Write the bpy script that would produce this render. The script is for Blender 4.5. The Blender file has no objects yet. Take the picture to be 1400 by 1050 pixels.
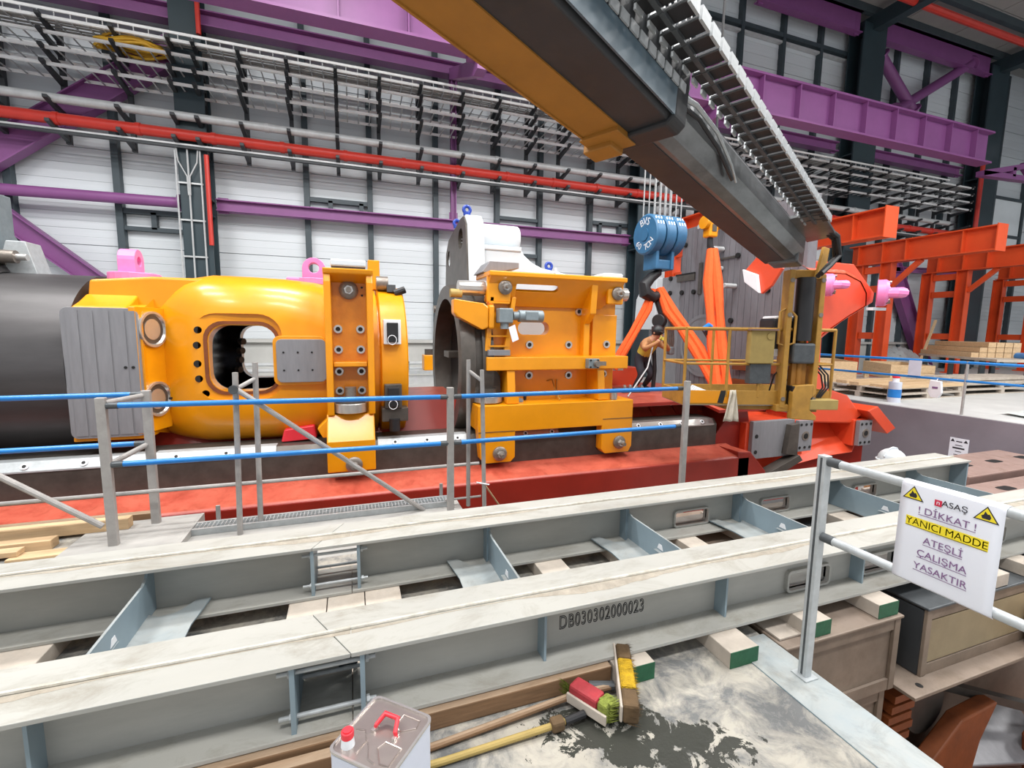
import bpy, math, random
from mathutils import Vector, Matrix
from mathutils.geometry import tessellate_polygon
random.seed(7)
SC = bpy.context.scene
COL = SC.collection
PI = math.pi
# ------------------------------------------------------------------ camera, world, lights, exposure
cd = bpy.data.cameras.new('camera'); cam = bpy.data.objects.new('camera', cd); COL.objects.link(cam)
cd.sensor_width = 36.0; cd.lens = 36.0 * 626.73 / 1400.0; cd.clip_start = 0.05; cd.clip_end = 300
cam.matrix_world = Matrix(((0.94383073, 0.02668326, -0.3293502, 0.0),
                           (-0.33017611, 0.11517408, -0.93686641, 0.0),
                           (0.01293396, 0.99298688, 0.11751501, 1.65),
                           (0, 0, 0, 1)))
SC.camera = cam
w = bpy.data.worlds.new('hall_daylight'); SC.world = w; w.use_nodes = True
bg = w.node_tree.nodes['Background']; bg.inputs[0].default_value = (0.93, 0.96, 1.0, 1); bg.inputs[1].default_value = 0.54
def lamp(x, y, z, sx, sy, power, col=(1.0, 0.985, 0.965), aim=None):  # unseen area lights added overhead to light the hall
    l = bpy.data.lights.new('unseen_overhead_light', 'AREA'); l.shape = 'RECTANGLE'; l.size = sx; l.size_y = sy; l.energy = power; l.color = col
    o = bpy.data.objects.new('unseen_overhead_light', l); COL.objects.link(o); o.location = (x, y, z)
    if aim: o.rotation_euler = (Vector(aim) - Vector((x, y, z))).to_track_quat('-Z', 'Y').to_euler()
for lx in (-6.5, -0.5, 5.5):
    for ly in (-2.0, 2.5, 6.3):
        lamp(lx, ly, 10.6, 2.4, 1.2, 350)
for lx, ly in ((12.5, -2.0), (12.5, 3.0), (19.0, 2.0), (19, -2.5)):
    lamp(lx, ly, 10.6, 2.4, 1.2, 430)
SC.view_settings.view_transform = 'Standard'; SC.view_settings.look = 'None'
SC.view_settings.exposure = 0.42; SC.view_settings.gamma = 1.0
SC.view_settings.use_curve_mapping = False
try:
    SC.cycles.use_denoising = True; SC.cycles.max_bounces = 6
except Exception: pass

# ------------------------------------------------------------------ materials
def lin(h):
    h = h.lstrip('#'); o = []
    for i in (0, 2, 4):
        c = int(h[i:i+2], 16) / 255.0
        o.append(c / 12.92 if c <= 0.04045 else ((c + 0.055) / 1.055) ** 2.4)
    return tuple(o)
def M(name, col, rough=0.5, metal=0.0, var=0.12, scale=6.0, bump=0.0, dust_or_toplight=None, dust_or_toplight_amt=0.75, stain=None, stainamt=0.4, stretch=None, coat=0.0, bscale=None):
    m = bpy.data.materials.new(name); m.use_nodes = True; nt = m.node_tree; N = nt.nodes; L = nt.links
    b = N['Principled BSDF']; b.inputs['Roughness'].default_value = rough; b.inputs['Metallic'].default_value = metal
    if coat: b.inputs['Coat Weight'].default_value = coat; b.inputs['Coat Roughness'].default_value = 0.12
    c = lin(col); tc = N.new('ShaderNodeTexCoord'); mp = N.new('ShaderNodeMapping')
    L.new(tc.outputs['Object'], mp.inputs[0])
    if stretch: mp.inputs['Scale'].default_value = stretch
    nz = N.new('ShaderNodeTexNoise'); nz.inputs['Scale'].default_value = scale; nz.inputs['Detail'].default_value = 6; nz.inputs['Roughness'].default_value = 0.62
    L.new(mp.outputs[0], nz.inputs['Vector'])
    mx = N.new('ShaderNodeMix'); mx.data_type = 'RGBA'
    rp = N.new('ShaderNodeMapRange'); rp.inputs[1].default_value = 0.3; rp.inputs[2].default_value = 0.7
    L.new(nz.outputs[0], rp.inputs[0]); L.new(rp.outputs[0], mx.inputs[0])
    mx.inputs[6].default_value = (*[max(0, x * (1 - var)) for x in c], 1); mx.inputs[7].default_value = (*[min(1, x * (1 + var)) for x in c], 1)
    out = mx.outputs[2]
    if stain:
        n2 = N.new('ShaderNodeTexNoise'); n2.inputs['Scale'].default_value = scale * 0.37; n2.inputs['Detail'].default_value = 8; n2.inputs['Roughness'].default_value = 0.7
        L.new(mp.outputs[0], n2.inputs['Vector'])
        r2 = N.new('ShaderNodeMapRange'); r2.inputs[1].default_value = 0.5; r2.inputs[2].default_value = 0.66; r2.inputs[4].default_value = stainamt
        L.new(n2.outputs[0], r2.inputs[0])
        m2 = N.new('ShaderNodeMix'); m2.data_type = 'RGBA'; L.new(r2.outputs[0], m2.inputs[0]); L.new(out, m2.inputs[6]); m2.inputs[7].default_value = (*lin(stain), 1)
        out = m2.outputs[2]
    if dust_or_toplight:   # dust on faces that look up; on the red bed, painted top light
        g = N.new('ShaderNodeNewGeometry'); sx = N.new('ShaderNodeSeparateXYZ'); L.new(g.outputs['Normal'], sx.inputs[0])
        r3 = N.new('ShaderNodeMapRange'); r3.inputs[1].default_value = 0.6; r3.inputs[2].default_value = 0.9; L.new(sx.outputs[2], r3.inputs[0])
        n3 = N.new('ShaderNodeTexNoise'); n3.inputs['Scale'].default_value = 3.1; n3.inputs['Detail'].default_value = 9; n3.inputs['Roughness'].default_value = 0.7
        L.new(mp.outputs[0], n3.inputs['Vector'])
        r4 = N.new('ShaderNodeMapRange'); r4.inputs[1].default_value = 0.35; r4.inputs[2].default_value = 0.6; r4.inputs[3].default_value = dust_or_toplight_amt * 0.55; r4.inputs[4].default_value = dust_or_toplight_amt
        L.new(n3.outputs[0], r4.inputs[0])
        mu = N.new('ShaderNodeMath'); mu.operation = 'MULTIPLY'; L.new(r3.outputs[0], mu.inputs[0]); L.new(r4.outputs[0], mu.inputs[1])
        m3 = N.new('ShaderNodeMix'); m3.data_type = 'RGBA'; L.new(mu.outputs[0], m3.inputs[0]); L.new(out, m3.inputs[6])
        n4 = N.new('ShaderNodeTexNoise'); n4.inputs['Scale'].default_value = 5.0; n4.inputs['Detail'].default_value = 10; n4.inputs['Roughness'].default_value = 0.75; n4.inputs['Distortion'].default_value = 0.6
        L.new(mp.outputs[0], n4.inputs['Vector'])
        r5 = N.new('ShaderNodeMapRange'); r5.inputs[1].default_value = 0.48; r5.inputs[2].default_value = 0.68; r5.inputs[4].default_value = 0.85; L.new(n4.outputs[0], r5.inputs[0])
        m4 = N.new('ShaderNodeMix'); m4.data_type = 'RGBA'; L.new(r5.outputs[0], m4.inputs[0]); m4.inputs[6].default_value = (*lin(dust_or_toplight), 1); d_ = lin(dust_or_toplight); m4.inputs[7].default_value = (d_[0]*0.55, d_[1]*0.50, d_[2]*0.42, 1)
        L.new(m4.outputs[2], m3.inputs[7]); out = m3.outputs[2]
    L.new(out, b.inputs['Base Color'])
    if bump:
        bp = N.new('ShaderNodeBump'); bp.inputs['Strength'].default_value = bump; bp.inputs['Distance'].default_value = 0.02
        nb = N.new('ShaderNodeTexNoise'); nb.inputs['Scale'].default_value = bscale or scale * 3; nb.inputs['Detail'].default_value = 5
        L.new(mp.outputs[0], nb.inputs['Vector']); L.new(nb.outputs[0], bp.inputs['Height']); L.new(bp.outputs[0], b.inputs['Normal'])
    return m
def glow(name, col, strength):
    m = bpy.data.materials.new(name); m.use_nodes = True; b = m.node_tree.nodes['Principled BSDF']
    b.inputs['Base Color'].default_value = (*lin(col), 1); b.inputs['Emission Color'].default_value = (*lin(col), 1); b.inputs['Emission Strength'].default_value = strength
    return m
T = {}
T['beam'] = M('grey_beam_paint', '#a8a8a3', 0.5, 0.0, 0.10, 3, 0.05, dust_or_toplight='#aeada6', dust_or_toplight_amt=0.85, stain='#8d8e8a', stainamt=0.35, stretch=(0.5, 1, 2))
T['plate'] = M('blue_grey_plate_paint', '#8496a0', 0.42, 0.0, 0.08, 4, 0.03, dust_or_toplight='#a9a9a4', dust_or_toplight_amt=0.8)
T['bead'] = M('weld_bead', '#c4c0b6', 0.6, 0.0, 0.25, 14, 0.2, stain='#8d8470', stainamt=0.5)
T['dirt'] = M('brown_dust', '#a0988b', 0.95, 0, 0.2, 16, 0.3, stain='#8d8374', stainamt=0.6)
T['galv'] = M('galvanised_steel', '#b2b7b9', 0.38, 0.2, 0.12, 18, 0.04)
T['galvdark'] = M('dark_fitting', '#55595c', 0.5, 0.5, 0.15, 14)
T['tubegrey'] = M('dusty_tube', '#a09d9a', 0.55, 0.1, 0.12, 14)
T['blue'] = M('blue_rail_paint', '#1f78c4', 0.32, 0, 0.12, 5, 0, dust_or_toplight='#6fa9dc', dust_or_toplight_amt=0.35)
T['yellow'] = M('yellow_machine_paint', '#e29308', 0.32, 0, 0.07, 2.2, 0.05, coat=0.18, bscale=9)
T['yellowrough'] = M('yellow_cast_paint', '#d0800f', 0.38, 0, 0.10, 5, 0.35, coat=0.25, bscale=14)
T['orange'] = M('orange_machine_paint', '#d84a28', 0.36, 0, 0.07, 2.2, 0.03, coat=0.3)
T['gantry'] = M('orange_gantry_paint', '#d94f22', 0.45, 0, 0.07, 2.0, 0.02)
T['red'] = M('red_bed_paint', '#8e2418', 0.36, 0, 0.10, 2.4, 0.04, dust_or_toplight='#cc6a54', dust_or_toplight_amt=0.7, stain='#701c13', stainamt=0.3)  # dark sides and salmon tops paint light from above into the bed
T['purple'] = M('purple_steel_paint', '#834c83', 0.45, 0, 0.08, 1.5, 0.02)
T['frame'] = M('slate_steel_paint', '#3d484e', 0.5, 0, 0.12, 2.0)
T['teal'] = M('dark_teal_column_paint', '#2b3b42', 0.5, 0, 0.12, 1.5)
T['clad'] = M('white_cladding', '#d3d9dd', 0.55, 0, 0.05, 0.8, 0.0, stretch=(0.25, 1, 6))
T['cladup'] = T['clad']
T['dado'] = M('grey_lower_wall', '#b9b9b5', 0.7, 0, 0.10, 1.2)
T['roof'] = M('roof_sheet', '#9c9a98', 0.7, 0, 0.08, 1.0)
T['dark'] = M('dark_machined_steel', '#55504b', 0.38, 0.35, 0.25, 5, 0.05)
T['ram'] = M('dark_ram_steel', '#4d4b4c', 0.42, 0.45, 0.2, 2.2, 0.02, stretch=(0.4, 2, 2))
T['bore'] = M('polished_dark_bore', '#2c2b30', 0.22, 0.8, 0.15, 4)
T['machined'] = M('machined_grey_steel', '#88888c', 0.42, 0.25, 0.10, 5, 0.02, stretch=(4, 4, 0.6))
T['platen'] = M('ground_steel_platen', '#7d7b80', 0.45, 0.25, 0.15, 2.5, 0.03, stretch=(1, 2, 0.5), stain='#5d4e50', stainamt=0.45)
T['chrome'] = M('bright_steel', '#c6c4c0', 0.22, 0.7, 0.08, 6)
T['nut'] = M('bolt_steel', '#857d75', 0.35, 0.5, 0.2, 20)
T['black'] = M('black_hole', '#131212', 0.6, 0, 0.1, 5)
T['rubber'] = M('black_rubber', '#1d1d20', 0.5, 0, 0.2, 6)
T['white'] = M('white_cast_paint', '#cdd3d7', 0.4, 0, 0.04, 2, 0.02)
T['offwhite'] = M('white_plastic', '#e4e6ea', 0.4, 0, 0.04, 5)
T['pink'] = M('pink_lug_paint', '#e57fb6', 0.4, 0, 0.08, 6)
T['hookblue'] = M('blue_hook_block_paint', '#34688f', 0.45, 0, 0.12, 6)
T['sling'] = M('orange_sling_webbing', '#ef5f22', 0.8, 0, 0.14, 9, 0.5, stretch=(6, 6, 1.2))
T['rope'] = M('wire_rope', '#a9abac', 0.5, 0.5, 0.2, 30)
T['liftyellow'] = M('worn_yellow_lift_paint', '#ab8034', 0.5, 0, 0.14, 6, 0.08, stain='#7c5a26', stainamt=0.5)
T['liftorange'] = M('boom_underside_yellow', '#976620', 0.6, 0, 0.10, 4, 0.05, stain='#8e5e1e', stainamt=0.35)
T['boomblack'] = M('greasy_black_boom', '#26282b', 0.55, 0.0, 0.3, 3, 0.06, stain='#4b4036', stainamt=0.45, stretch=(0.7, 0.7, 2))
T['boomteal'] = M('grey_boom_paint', '#4d5f6a', 0.40, 0.15, 0.18, 4, 0.04)
T['boomgrey'] = M('worn_grey_boom', '#6b6d6e', 0.32, 0.4, 0.3, 3, 0.06, stain='#37383a', stainamt=0.6, stretch=(0.6, 0.6, 2))
T['chainw'] = M('white_chain_links', '#a4a8aa', 0.5, 0.1, 0.12, 20)
T['wood'] = M('fresh_timber', '#cbae88', 0.75, 0, 0.14, 5, 0.12, stretch=(0.5, 5, 5), stain='#b28f66', stainamt=0.45)
T['woodgrey'] = M('dusty_timber', '#b8aea2', 0.85, 0, 0.14, 6, 0.15, stain='#958878', stainamt=0.5)
T['woodbrown'] = M('brown_timber', '#7d6045', 0.7, 0, 0.22, 5, 0.15, stretch=(0.6, 4, 4), dust_or_toplight='#b09a82', dust_or_toplight_amt=0.8)
T['greenend'] = M('green_end_paint', '#1f5a3d', 0.6, 0, 0.2, 18, 0.1)
T['concrete'] = M('grey_concrete', '#a2a09c', 0.85, 0, 0.12, 4, 0.15)
T['pitwall'] = M('grey_pit_wall_paint', '#7d777f', 0.6, 0, 0.07, 1.6, 0.04)
T['floorfar'] = M('pale_floor', '#c3c4c2', 0.5, 0, 0.10, 1.6, 0.03)
T['sheet'] = M('pale_plastic_sheet', '#dfe8e4', 0.25, 0, 0.08, 7, 0.5)
T['pipe'] = M('red_pipe_paint', '#c63428', 0.4, 0, 0.08, 3, 0, dust_or_toplight='#d97a6c', dust_or_toplight_amt=0.6)
T['conduit'] = M('zinc_conduit', '#bdc0c1', 0.4, 0.15, 0.1, 6)
T['tray'] = M('zinc_cable_tray', '#f2f4f4', 0.45, 0.0, 0.06, 6)
T['arm'] = M('dark_tray_arm', '#3a3d40', 0.5, 0.2, 0.1, 4)
T['tin'] = M('tinplate', '#a99f9a', 0.26, 0.7, 0.10, 7, 0.05)
T['tinlabel'] = M('pale_blue_label', '#c9cfdd', 0.35, 0.0, 0.04, 6)
T['capred'] = M('red_plastic', '#e0323f', 0.4, 0, 0.06, 6)
T['spout'] = M('clear_plastic', '#dde2e6', 0.2, 0, 0.05, 6)
T['motor'] = M('grey_motor', '#7c878c', 0.5, 0.2, 0.12, 12)
T['bristle_y'] = M('yellow_bristles', '#b38f12', 0.9, 0, 0.3, 40, 0.5)
T['bristle_g'] = M('green_bristles', '#7d8738', 0.9, 0, 0.3, 40, 0.5)
T['broomred'] = M('red_broom_head', '#9c2e35', 0.7, 0, 0.25, 12, 0.1)
T['paper'] = M('sheet_paper', '#e6e9f2', 0.35, 0, 0.02, 3)
T['inkpurple'] = M('purple_print', '#7d5b86', 0.6, 0, 0.02, 3)
T['inkblack'] = M('black_print', '#26242a', 0.6, 0, 0.02, 3)
T['inkred'] = M('red_print', '#cc2647', 0.6, 0, 0.02, 3)
T['inkyellow'] = M('yellow_print', '#ecd72c', 0.5, 0, 0.02, 3)
T['inkbrown'] = M('olive_print', '#5b5212', 0.5, 0, 0.02, 3)
T['stencil'] = M('stencil_ink', '#25282b', 0.7, 0, 0.1, 20)
T['boxtan'] = M('tan_box_panel', '#8f8064', 0.65, 0.05, 0.15, 3, 0.05, stain='#75644c', stainamt=0.5)
T['brown'] = M('brown_cast_slab', '#7c625a', 0.7, 0, 0.12, 4, 0.08, dust_or_toplight='#98827a', dust_or_toplight_amt=0.7)
T['broomwood'] = M('dirty_broom_wood', '#5c4830', 0.85, 0, 0.3, 12, 0.2)
T['rust'] = M('rusty_orange_steel', '#7a3f1a', 0.6, 0, 0.25, 5, 0.12, stain='#5b2a12', stainamt=0.6)
T['boxsteel'] = M('dirty_box_steel', '#7d6e60', 0.65, 0.1, 0.2, 4, 0.08, stain='#5d4a3b', stainamt=0.55, dust_or_toplight='#93857a', dust_or_toplight_amt=0.6)
T['glass'] = M('lit_glazing', '#eef5f8', 0.3, 0, 0.03, 2)
T['blueeye'] = M('dark_blue_eye_bolt', '#22409a', 0.4, 0, 0.1, 6)
T['skin'] = M('skin', '#b98467', 0.6, 0, 0.06, 8)
T['jacket'] = M('tan_work_shirt', '#a5744c', 0.85, 0, 0.15, 8, 0.2)
T['hivis'] = M('yellow_vest', '#b5a43e', 0.8, 0, 0.15, 8, 0.1)
T['trouser'] = M('dark_trousers', '#2c2d36', 0.85, 0, 0.15, 8, 0.2)
T['boot'] = M('brown_boot', '#463529', 0.7, 0, 0.15, 8)
T['cloth'] = M('cream_cloth', '#cfc8b8', 0.9, 0, 0.10, 9, 0.2)
T['yellowcable'] = M('yellow_cable', '#d3a52e', 0.6, 0, 0.1, 9)
T['khaki'] = M('khaki_box', '#a08a4f', 0.6, 0, 0.12, 6)
# dusty steel floor plate with white dust and a wet patch
def floor_mat():
    m = bpy.data.materials.new('dusty_floor_plate'); m.use_nodes = True; nt = m.node_tree; N = nt.nodes; L = nt.links; b = N['Principled BSDF']
    tc = N.new('ShaderNodeTexCoord')
    def noise(s, d, r, dist=0.0):
        n = N.new('ShaderNodeTexNoise'); n.inputs['Scale'].default_value = s; n.inputs['Detail'].default_value = d; n.inputs['Roughness'].default_value = r; n.inputs['Distortion'].default_value = dist
        L.new(tc.outputs['Object'], n.inputs['Vector']); return n
    def rng(src, a, bb, lo=0, hi=1):
        r = N.new('ShaderNodeMapRange'); r.inputs[1].default_value = a; r.inputs[2].default_value = bb; r.inputs[3].default_value = lo; r.inputs[4].default_value = hi; L.new(src, r.inputs[0]); return r.outputs[0]
    def mix(fac, a, bcol):
        x = N.new('ShaderNodeMix'); x.data_type = 'RGBA'; L.new(fac, x.inputs[0])
        if isinstance(a, str): x.inputs[6].default_value = (*lin(a), 1)
        else: L.new(a, x.inputs[6])
        x.inputs[7].default_value = (*lin(bcol), 1); return x.outputs[2]
    base = mix(rng(noise(5, 9, 0.7, 0.6).outputs[0], 0.42, 0.6), '#666767', '#a9a499')
    base = mix(rng(noise(22, 6, 0.7, 1.2).outputs[0], 0.52, 0.7, 0, 0.7), base, '#8d8d8a')
    base = mix(rng(noise(2.1, 10, 0.72, 0.4).outputs[0], 0.5, 0.62, 0, 0.8), base, '#aaa498')
    # wet streak: distance from a line running through the brooms
    sp = N.new('ShaderNodeSeparateXYZ'); L.new(tc.outputs['Object'], sp.inputs[0])
    def math_(op, a, bb):
        x = N.new('ShaderNodeMath'); x.operation = op
        for i, q in enumerate((a, bb)):
            if isinstance(q, (int, float)): x.inputs[i].default_value = q
            else: L.new(q, x.inputs[i])
        return x.outputs[0]
    dx = math_('SUBTRACT', sp.outputs[0], 1.08); dy = math_('SUBTRACT', sp.outputs[1], 1.38)
    e1 = math_('MULTIPLY', math_('ADD', math_('MULTIPLY', dx, 0.88), math_('MULTIPLY', dy, -0.48)), 1.55)
    e2 = math_('MULTIPLY', math_('ADD', math_('MULTIPLY', dx, 0.48), math_('MULTIPLY', dy, 0.88)), 4.6)
    rr = math_('ADD', math_('MULTIPLY', e1, e1), math_('MULTIPLY', e2, e2))
    rr = math_('ADD', rr, rng(noise(9, 8, 0.7, 0.5).outputs[0], 0.3, 0.7, -0.75, 0.75))
    wet = rng(rr, 0.42, 0.36)
    base = mix(wet, base, '#3c3d38')
    L.new(base, b.inputs['Base Color'])
    rg = N.new('ShaderNodeMix'); L.new(wet, rg.inputs[0]); rg.inputs[2].default_value = 0.75; rg.inputs[3].default_value = 0.18; L.new(rg.outputs[0], b.inputs['Roughness'])
    bp = N.new('ShaderNodeBump'); bp.inputs['Strength'].default_value = 0.25; bp.inputs['Distance'].default_value = 0.01; L.new(noise(40, 6, 0.7).outputs[0], bp.inputs['Height']); L.new(bp.outputs[0], b.inputs['Normal'])
    return m
T['floor'] = floor_mat()

# ------------------------------------------------------------------ mesh helpers
ORG = {}
class MB:
    def __init__(s): s.v = []; s.f = []; s.sm = []
    def add(s, vs, fs, smooth=False):
        k = len(s.v); s.v += [Vector(p) for p in vs]; s.f += [tuple(i + k for i in f) for f in fs]; s.sm += [smooth] * len(fs); return s
    def box(s, x0, x1, y0, y1, z0, z1):
        return s.add([(x0,y0,z0),(x1,y0,z0),(x1,y1,z0),(x0,y1,z0),(x0,y0,z1),(x1,y0,z1),(x1,y1,z1),(x0,y1,z1)],
                     [(0,3,2,1),(4,5,6,7),(0,1,5,4),(1,2,6,5),(2,3,7,6),(3,0,4,7)])
    def obox(s, c, a, b, h):
        c = Vector(c); a = Vector(a); b = Vector(b); h = Vector(h); vs = []
        for k in (-1, 1):
            for i, j in ((-1,-1),(1,-1),(1,1),(-1,1)): vs.append(c + a*i + b*j + h*k)
        return s.add(vs, [(0,3,2,1),(4,5,6,7),(0,1,5,4),(1,2,6,5),(2,3,7,6),(3,0,4,7)])
    def bar(s, p0, p1, w_, h_, up=(0,0,1)):
        p0 = Vector(p0); p1 = Vector(p1); d = p1 - p0; u = Vector(up); n = d.cross(u)
        if n.length < 1e-6: n = d.cross(Vector((0,1,0)))
        n.normalize(); u = n.cross(d).normalized()
        return s.obox((p0 + p1) / 2, d / 2, n * (w_ / 2), u * (h_ / 2))
    def cyl(s, p0, p1, r, n=14, r2=None, cap=True, smooth=True):
        p0 = Vector(p0); p1 = Vector(p1); d = (p1 - p0).normalized(); a = d.orthogonal().normalized(); b = d.cross(a); r2 = r if r2 is None else r2
        vs = []
        for p, q in ((p0, r), (p1, r2)):
            for i in range(n):
                t = 2*PI*i/n; vs.append(p + a*(q*math.cos(t)) + b*(q*math.sin(t)))
        s.add(vs, [(i, (i+1) % n, n + (i+1) % n, n + i) for i in range(n)], smooth)
        if cap: s.add(vs[:n], [tuple(range(n-1, -1, -1))]); s.add(vs[n:], [tuple(range(n))])
        return s
    def tube(s, path, r, n=8, closed=False):
        P = [Vector(p) for p in path]; m = len(P); up = None; rings = []
        for i in range(m):
            a = P[(i-1) % m] if (i or closed) else P[0]; c = P[(i+1) % m] if (i < m-1 or closed) else P[-1]
            d = (c - a).normalized()
            if up is None: up = d.orthogonal().normalized()
            else:
                up = up - d * up.dot(d)
                up = up.normalized() if up.length > 1e-6 else d.orthogonal().normalized()
            b = d.cross(up)
            rr = r[i] if isinstance(r, (list, tuple)) else r
            rings.append([P[i] + up*(rr*math.cos(2*PI*k/n)) + b*(rr*math.sin(2*PI*k/n)) for k in range(n)])
        vs = [p for g in rings for p in g]; fs = []
        for i in range(m if closed else m-1):
            j = (i+1) % m
            for k in range(n): fs.append((i*n+k, i*n+(k+1) % n, j*n+(k+1) % n, j*n+k))
        s.add(vs, fs, True)
        if not closed: s.add(rings[0], [tuple(range(n-1,-1,-1))]); s.add(rings[-1], [tuple(range(n))])
        return s
    def prism(s, poly, plane, a, b, holes=()):
        mp = {'xz': lambda u, v, t: (u, t, v), 'yz': lambda u, v, t: (t, u, v), 'xy': lambda u, v, t: (u, v, t)}[plane]
        loops = [list(poly)] + [list(h) for h in holes]
        flat = [p for l in loops for p in l]
        tr = tessellate_polygon([[Vector((p[0], p[1], 0)) for p in l] for l in loops])
        k = len(flat)
        vs = [mp(p[0], p[1], a) for p in flat] + [mp(p[0], p[1], b) for p in flat]
        fs = [tuple(t) for t in tr] + [tuple(i + k for i in reversed(t)) for t in tr]
        o = 0
        for l in loops:
            q = len(l)
            for i in range(q): j = (i+1) % q; fs.append((o+i, o+j, k+o+j, k+o+i))
            o += q
        return s.add(vs, fs)
    def lathe(s, prof, c, axis, n=24):      # prof: list of (along, radius)
        c = Vector(c); d = Vector(axis).normalized(); a = d.orthogonal().normalized(); b = d.cross(a); vs = []; fs = []
        for t, r in prof:
            for i in range(n): q = 2*PI*i/n; vs.append(c + d*t + a*(r*math.cos(q)) + b*(r*math.sin(q)))
        for j in range(len(prof)-1):
            for i in range(n): fs.append((j*n+i, j*n+(i+1) % n, (j+1)*n+(i+1) % n, (j+1)*n+i))
        s.add(vs, fs, True); return s
    def sphere(s, c, r, n=12, sc=(1,1,1)):
        c = Vector(c); vs = []; fs = []; m = n // 2
        for j in range(m+1):
            t = PI*j/m
            for i in range(n): q = 2*PI*i/n; vs.append(c + Vector((r*sc[0]*math.sin(t)*math.cos(q), r*sc[1]*math.sin(t)*math.sin(q), r*sc[2]*math.cos(t))))
        for j in range(m):
            for i in range(n): fs.append((j*n+i, (j+1)*n+i, (j+1)*n+(i+1) % n, j*n+(i+1) % n))
        return s.add(vs, fs, True)
    def build(s, name, mat, parent=None, bev=0.0, seg=2):
        o0 = ORG.get(parent.name, Vector((0,0,0))) if parent else Vector((0,0,0))
        me = bpy.data.meshes.new(name); me.from_pydata([tuple(p - o0) for p in s.v], [], s.f)
        me.polygons.foreach_set('use_smooth', s.sm)
        me.validate(); 
        import bmesh
        bm = bmesh.new(); bm.from_mesh(me); bmesh.ops.remove_doubles(bm, verts=bm.verts, dist=1e-5); bmesh.ops.recalc_face_normals(bm, faces=bm.faces); bm.to_mesh(me); bm.free()
        if any(s.sm): me.set_sharp_from_angle(angle=0.55)
        me.materials.append(T[mat] if isinstance(mat, str) else mat)
        o = bpy.data.objects.new(name, me); COL.objects.link(o)
        if parent: o.parent = parent
        ORG[o.name] = o0
        if bev:
            md = o.modifiers.new('bevel', 'BEVEL'); md.width = bev; md.segments = seg; md.limit_method = 'ANGLE'; md.angle_limit = 0.6
        return o
def tag(o, label=None, cat=None, group=None, kind=None):
    if label: o['label'] = label
    if cat: o['category'] = cat
    if group: o['group'] = group
    if kind: o['kind'] = kind
    return o
def thing(name, label, cat, loc=(0,0,0), group=None, kind=None):
    o = bpy.data.objects.new(name, None); COL.objects.link(o); o.location = loc; o.empty_display_size = 0.1
    ORG[o.name] = Vector(loc); return tag(o, label, cat, group, kind)
def struct(name, loc=(0,0,0)):
    o = bpy.data.objects.new(name, None); COL.objects.link(o); o.location = loc; o['kind'] = 'structure'; ORG[o.name] = Vector(loc); return o
def dup(o, off, parent=None):            # a copy of a part, moved
    c = o.copy(); COL.objects.link(c); c.location = o.location + Vector(off)
    if parent is not None: c.parent = parent
    ORG[c.name] = ORG.get(o.name, Vector((0,0,0))); return c
def dup_tree(root, loc, rotz=0, label=None):
    def rec(o, par):
        c = o.copy(); COL.objects.link(c)
        if par: c.parent = par
        for ch in o.children: rec(ch, c)
        return c
    r = rec(root, None); r.location = loc; r.rotation_euler.z = rotz
    if label: r['label'] = label
    return r
def rrect(x0, x1, z0, z1, r, n=5):
    out = []
    for cx, cz, a0 in ((x1-r, z1-r, 0), (x0+r, z1-r, PI/2), (x0+r, z0+r, PI), (x1-r, z0+r, 1.5*PI)):
        for i in range(n+1): t = a0 + PI/2*i/n; out.append((cx + r*math.cos(t), cz + r*math.sin(t)))
    return out
def circ(cx, cz, r, n=16): return [(cx + r*math.cos(2*PI*i/n), cz + r*math.sin(2*PI*i/n)) for i in range(n)]
def text(body, size, mat, M4, parent, name='lettering', ext=0.001, align='CENTER', bold=0.0, outline=0.0):
    cu = bpy.data.curves.new(name, 'FONT'); cu.body = body; cu.size = size; cu.extrude = ext; cu.align_x = align; cu.align_y = 'CENTER'; cu.resolution_u = 6
    if outline: cu.fill_mode = 'NONE'; cu.extrude = 0; cu.bevel_depth = outline; cu.bevel_resolution = 1; cu.space_character = 1.12
    t = bpy.data.objects.new(name, cu); COL.objects.link(t); bpy.context.view_layer.update()
    me = bpy.data.meshes.new_from_object(t.evaluated_get(bpy.context.evaluated_depsgraph_get())); bpy.data.objects.remove(t)
    o0 = ORG.get(parent.name, Vector((0,0,0))) if parent else Vector((0,0,0))
    me.transform(Matrix.Translation(-o0) @ M4); me.materials.clear(); me.materials.append(T[mat])
    o = bpy.data.objects.new(name, me); COL.objects.link(o); o.parent = parent; ORG[o.name] = o0; return o
def basis(c, xa, ya):                    # 4x4 from centre, x axis, y axis
    xa = Vector(xa).normalized(); ya = Vector(ya); ya = (ya - xa * ya.dot(xa)).normalized(); za = xa.cross(ya)
    m = Matrix((xa, ya, za)).transposed().to_4x4(); m.translation = Vector(c); return m
def cut(o, cutter):                      # boolean difference, applied
    md = o.modifiers.new('cut', 'BOOLEAN'); md.operation = 'DIFFERENCE'; md.object = cutter; md.solver = 'EXACT'
    bpy.context.view_layer.update()
    me = bpy.data.meshes.new_from_object(o.evaluated_get(bpy.context.evaluated_depsgraph_get()))
    o.modifiers.clear(); o.data = me; bpy.data.objects.remove(cutter)
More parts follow.
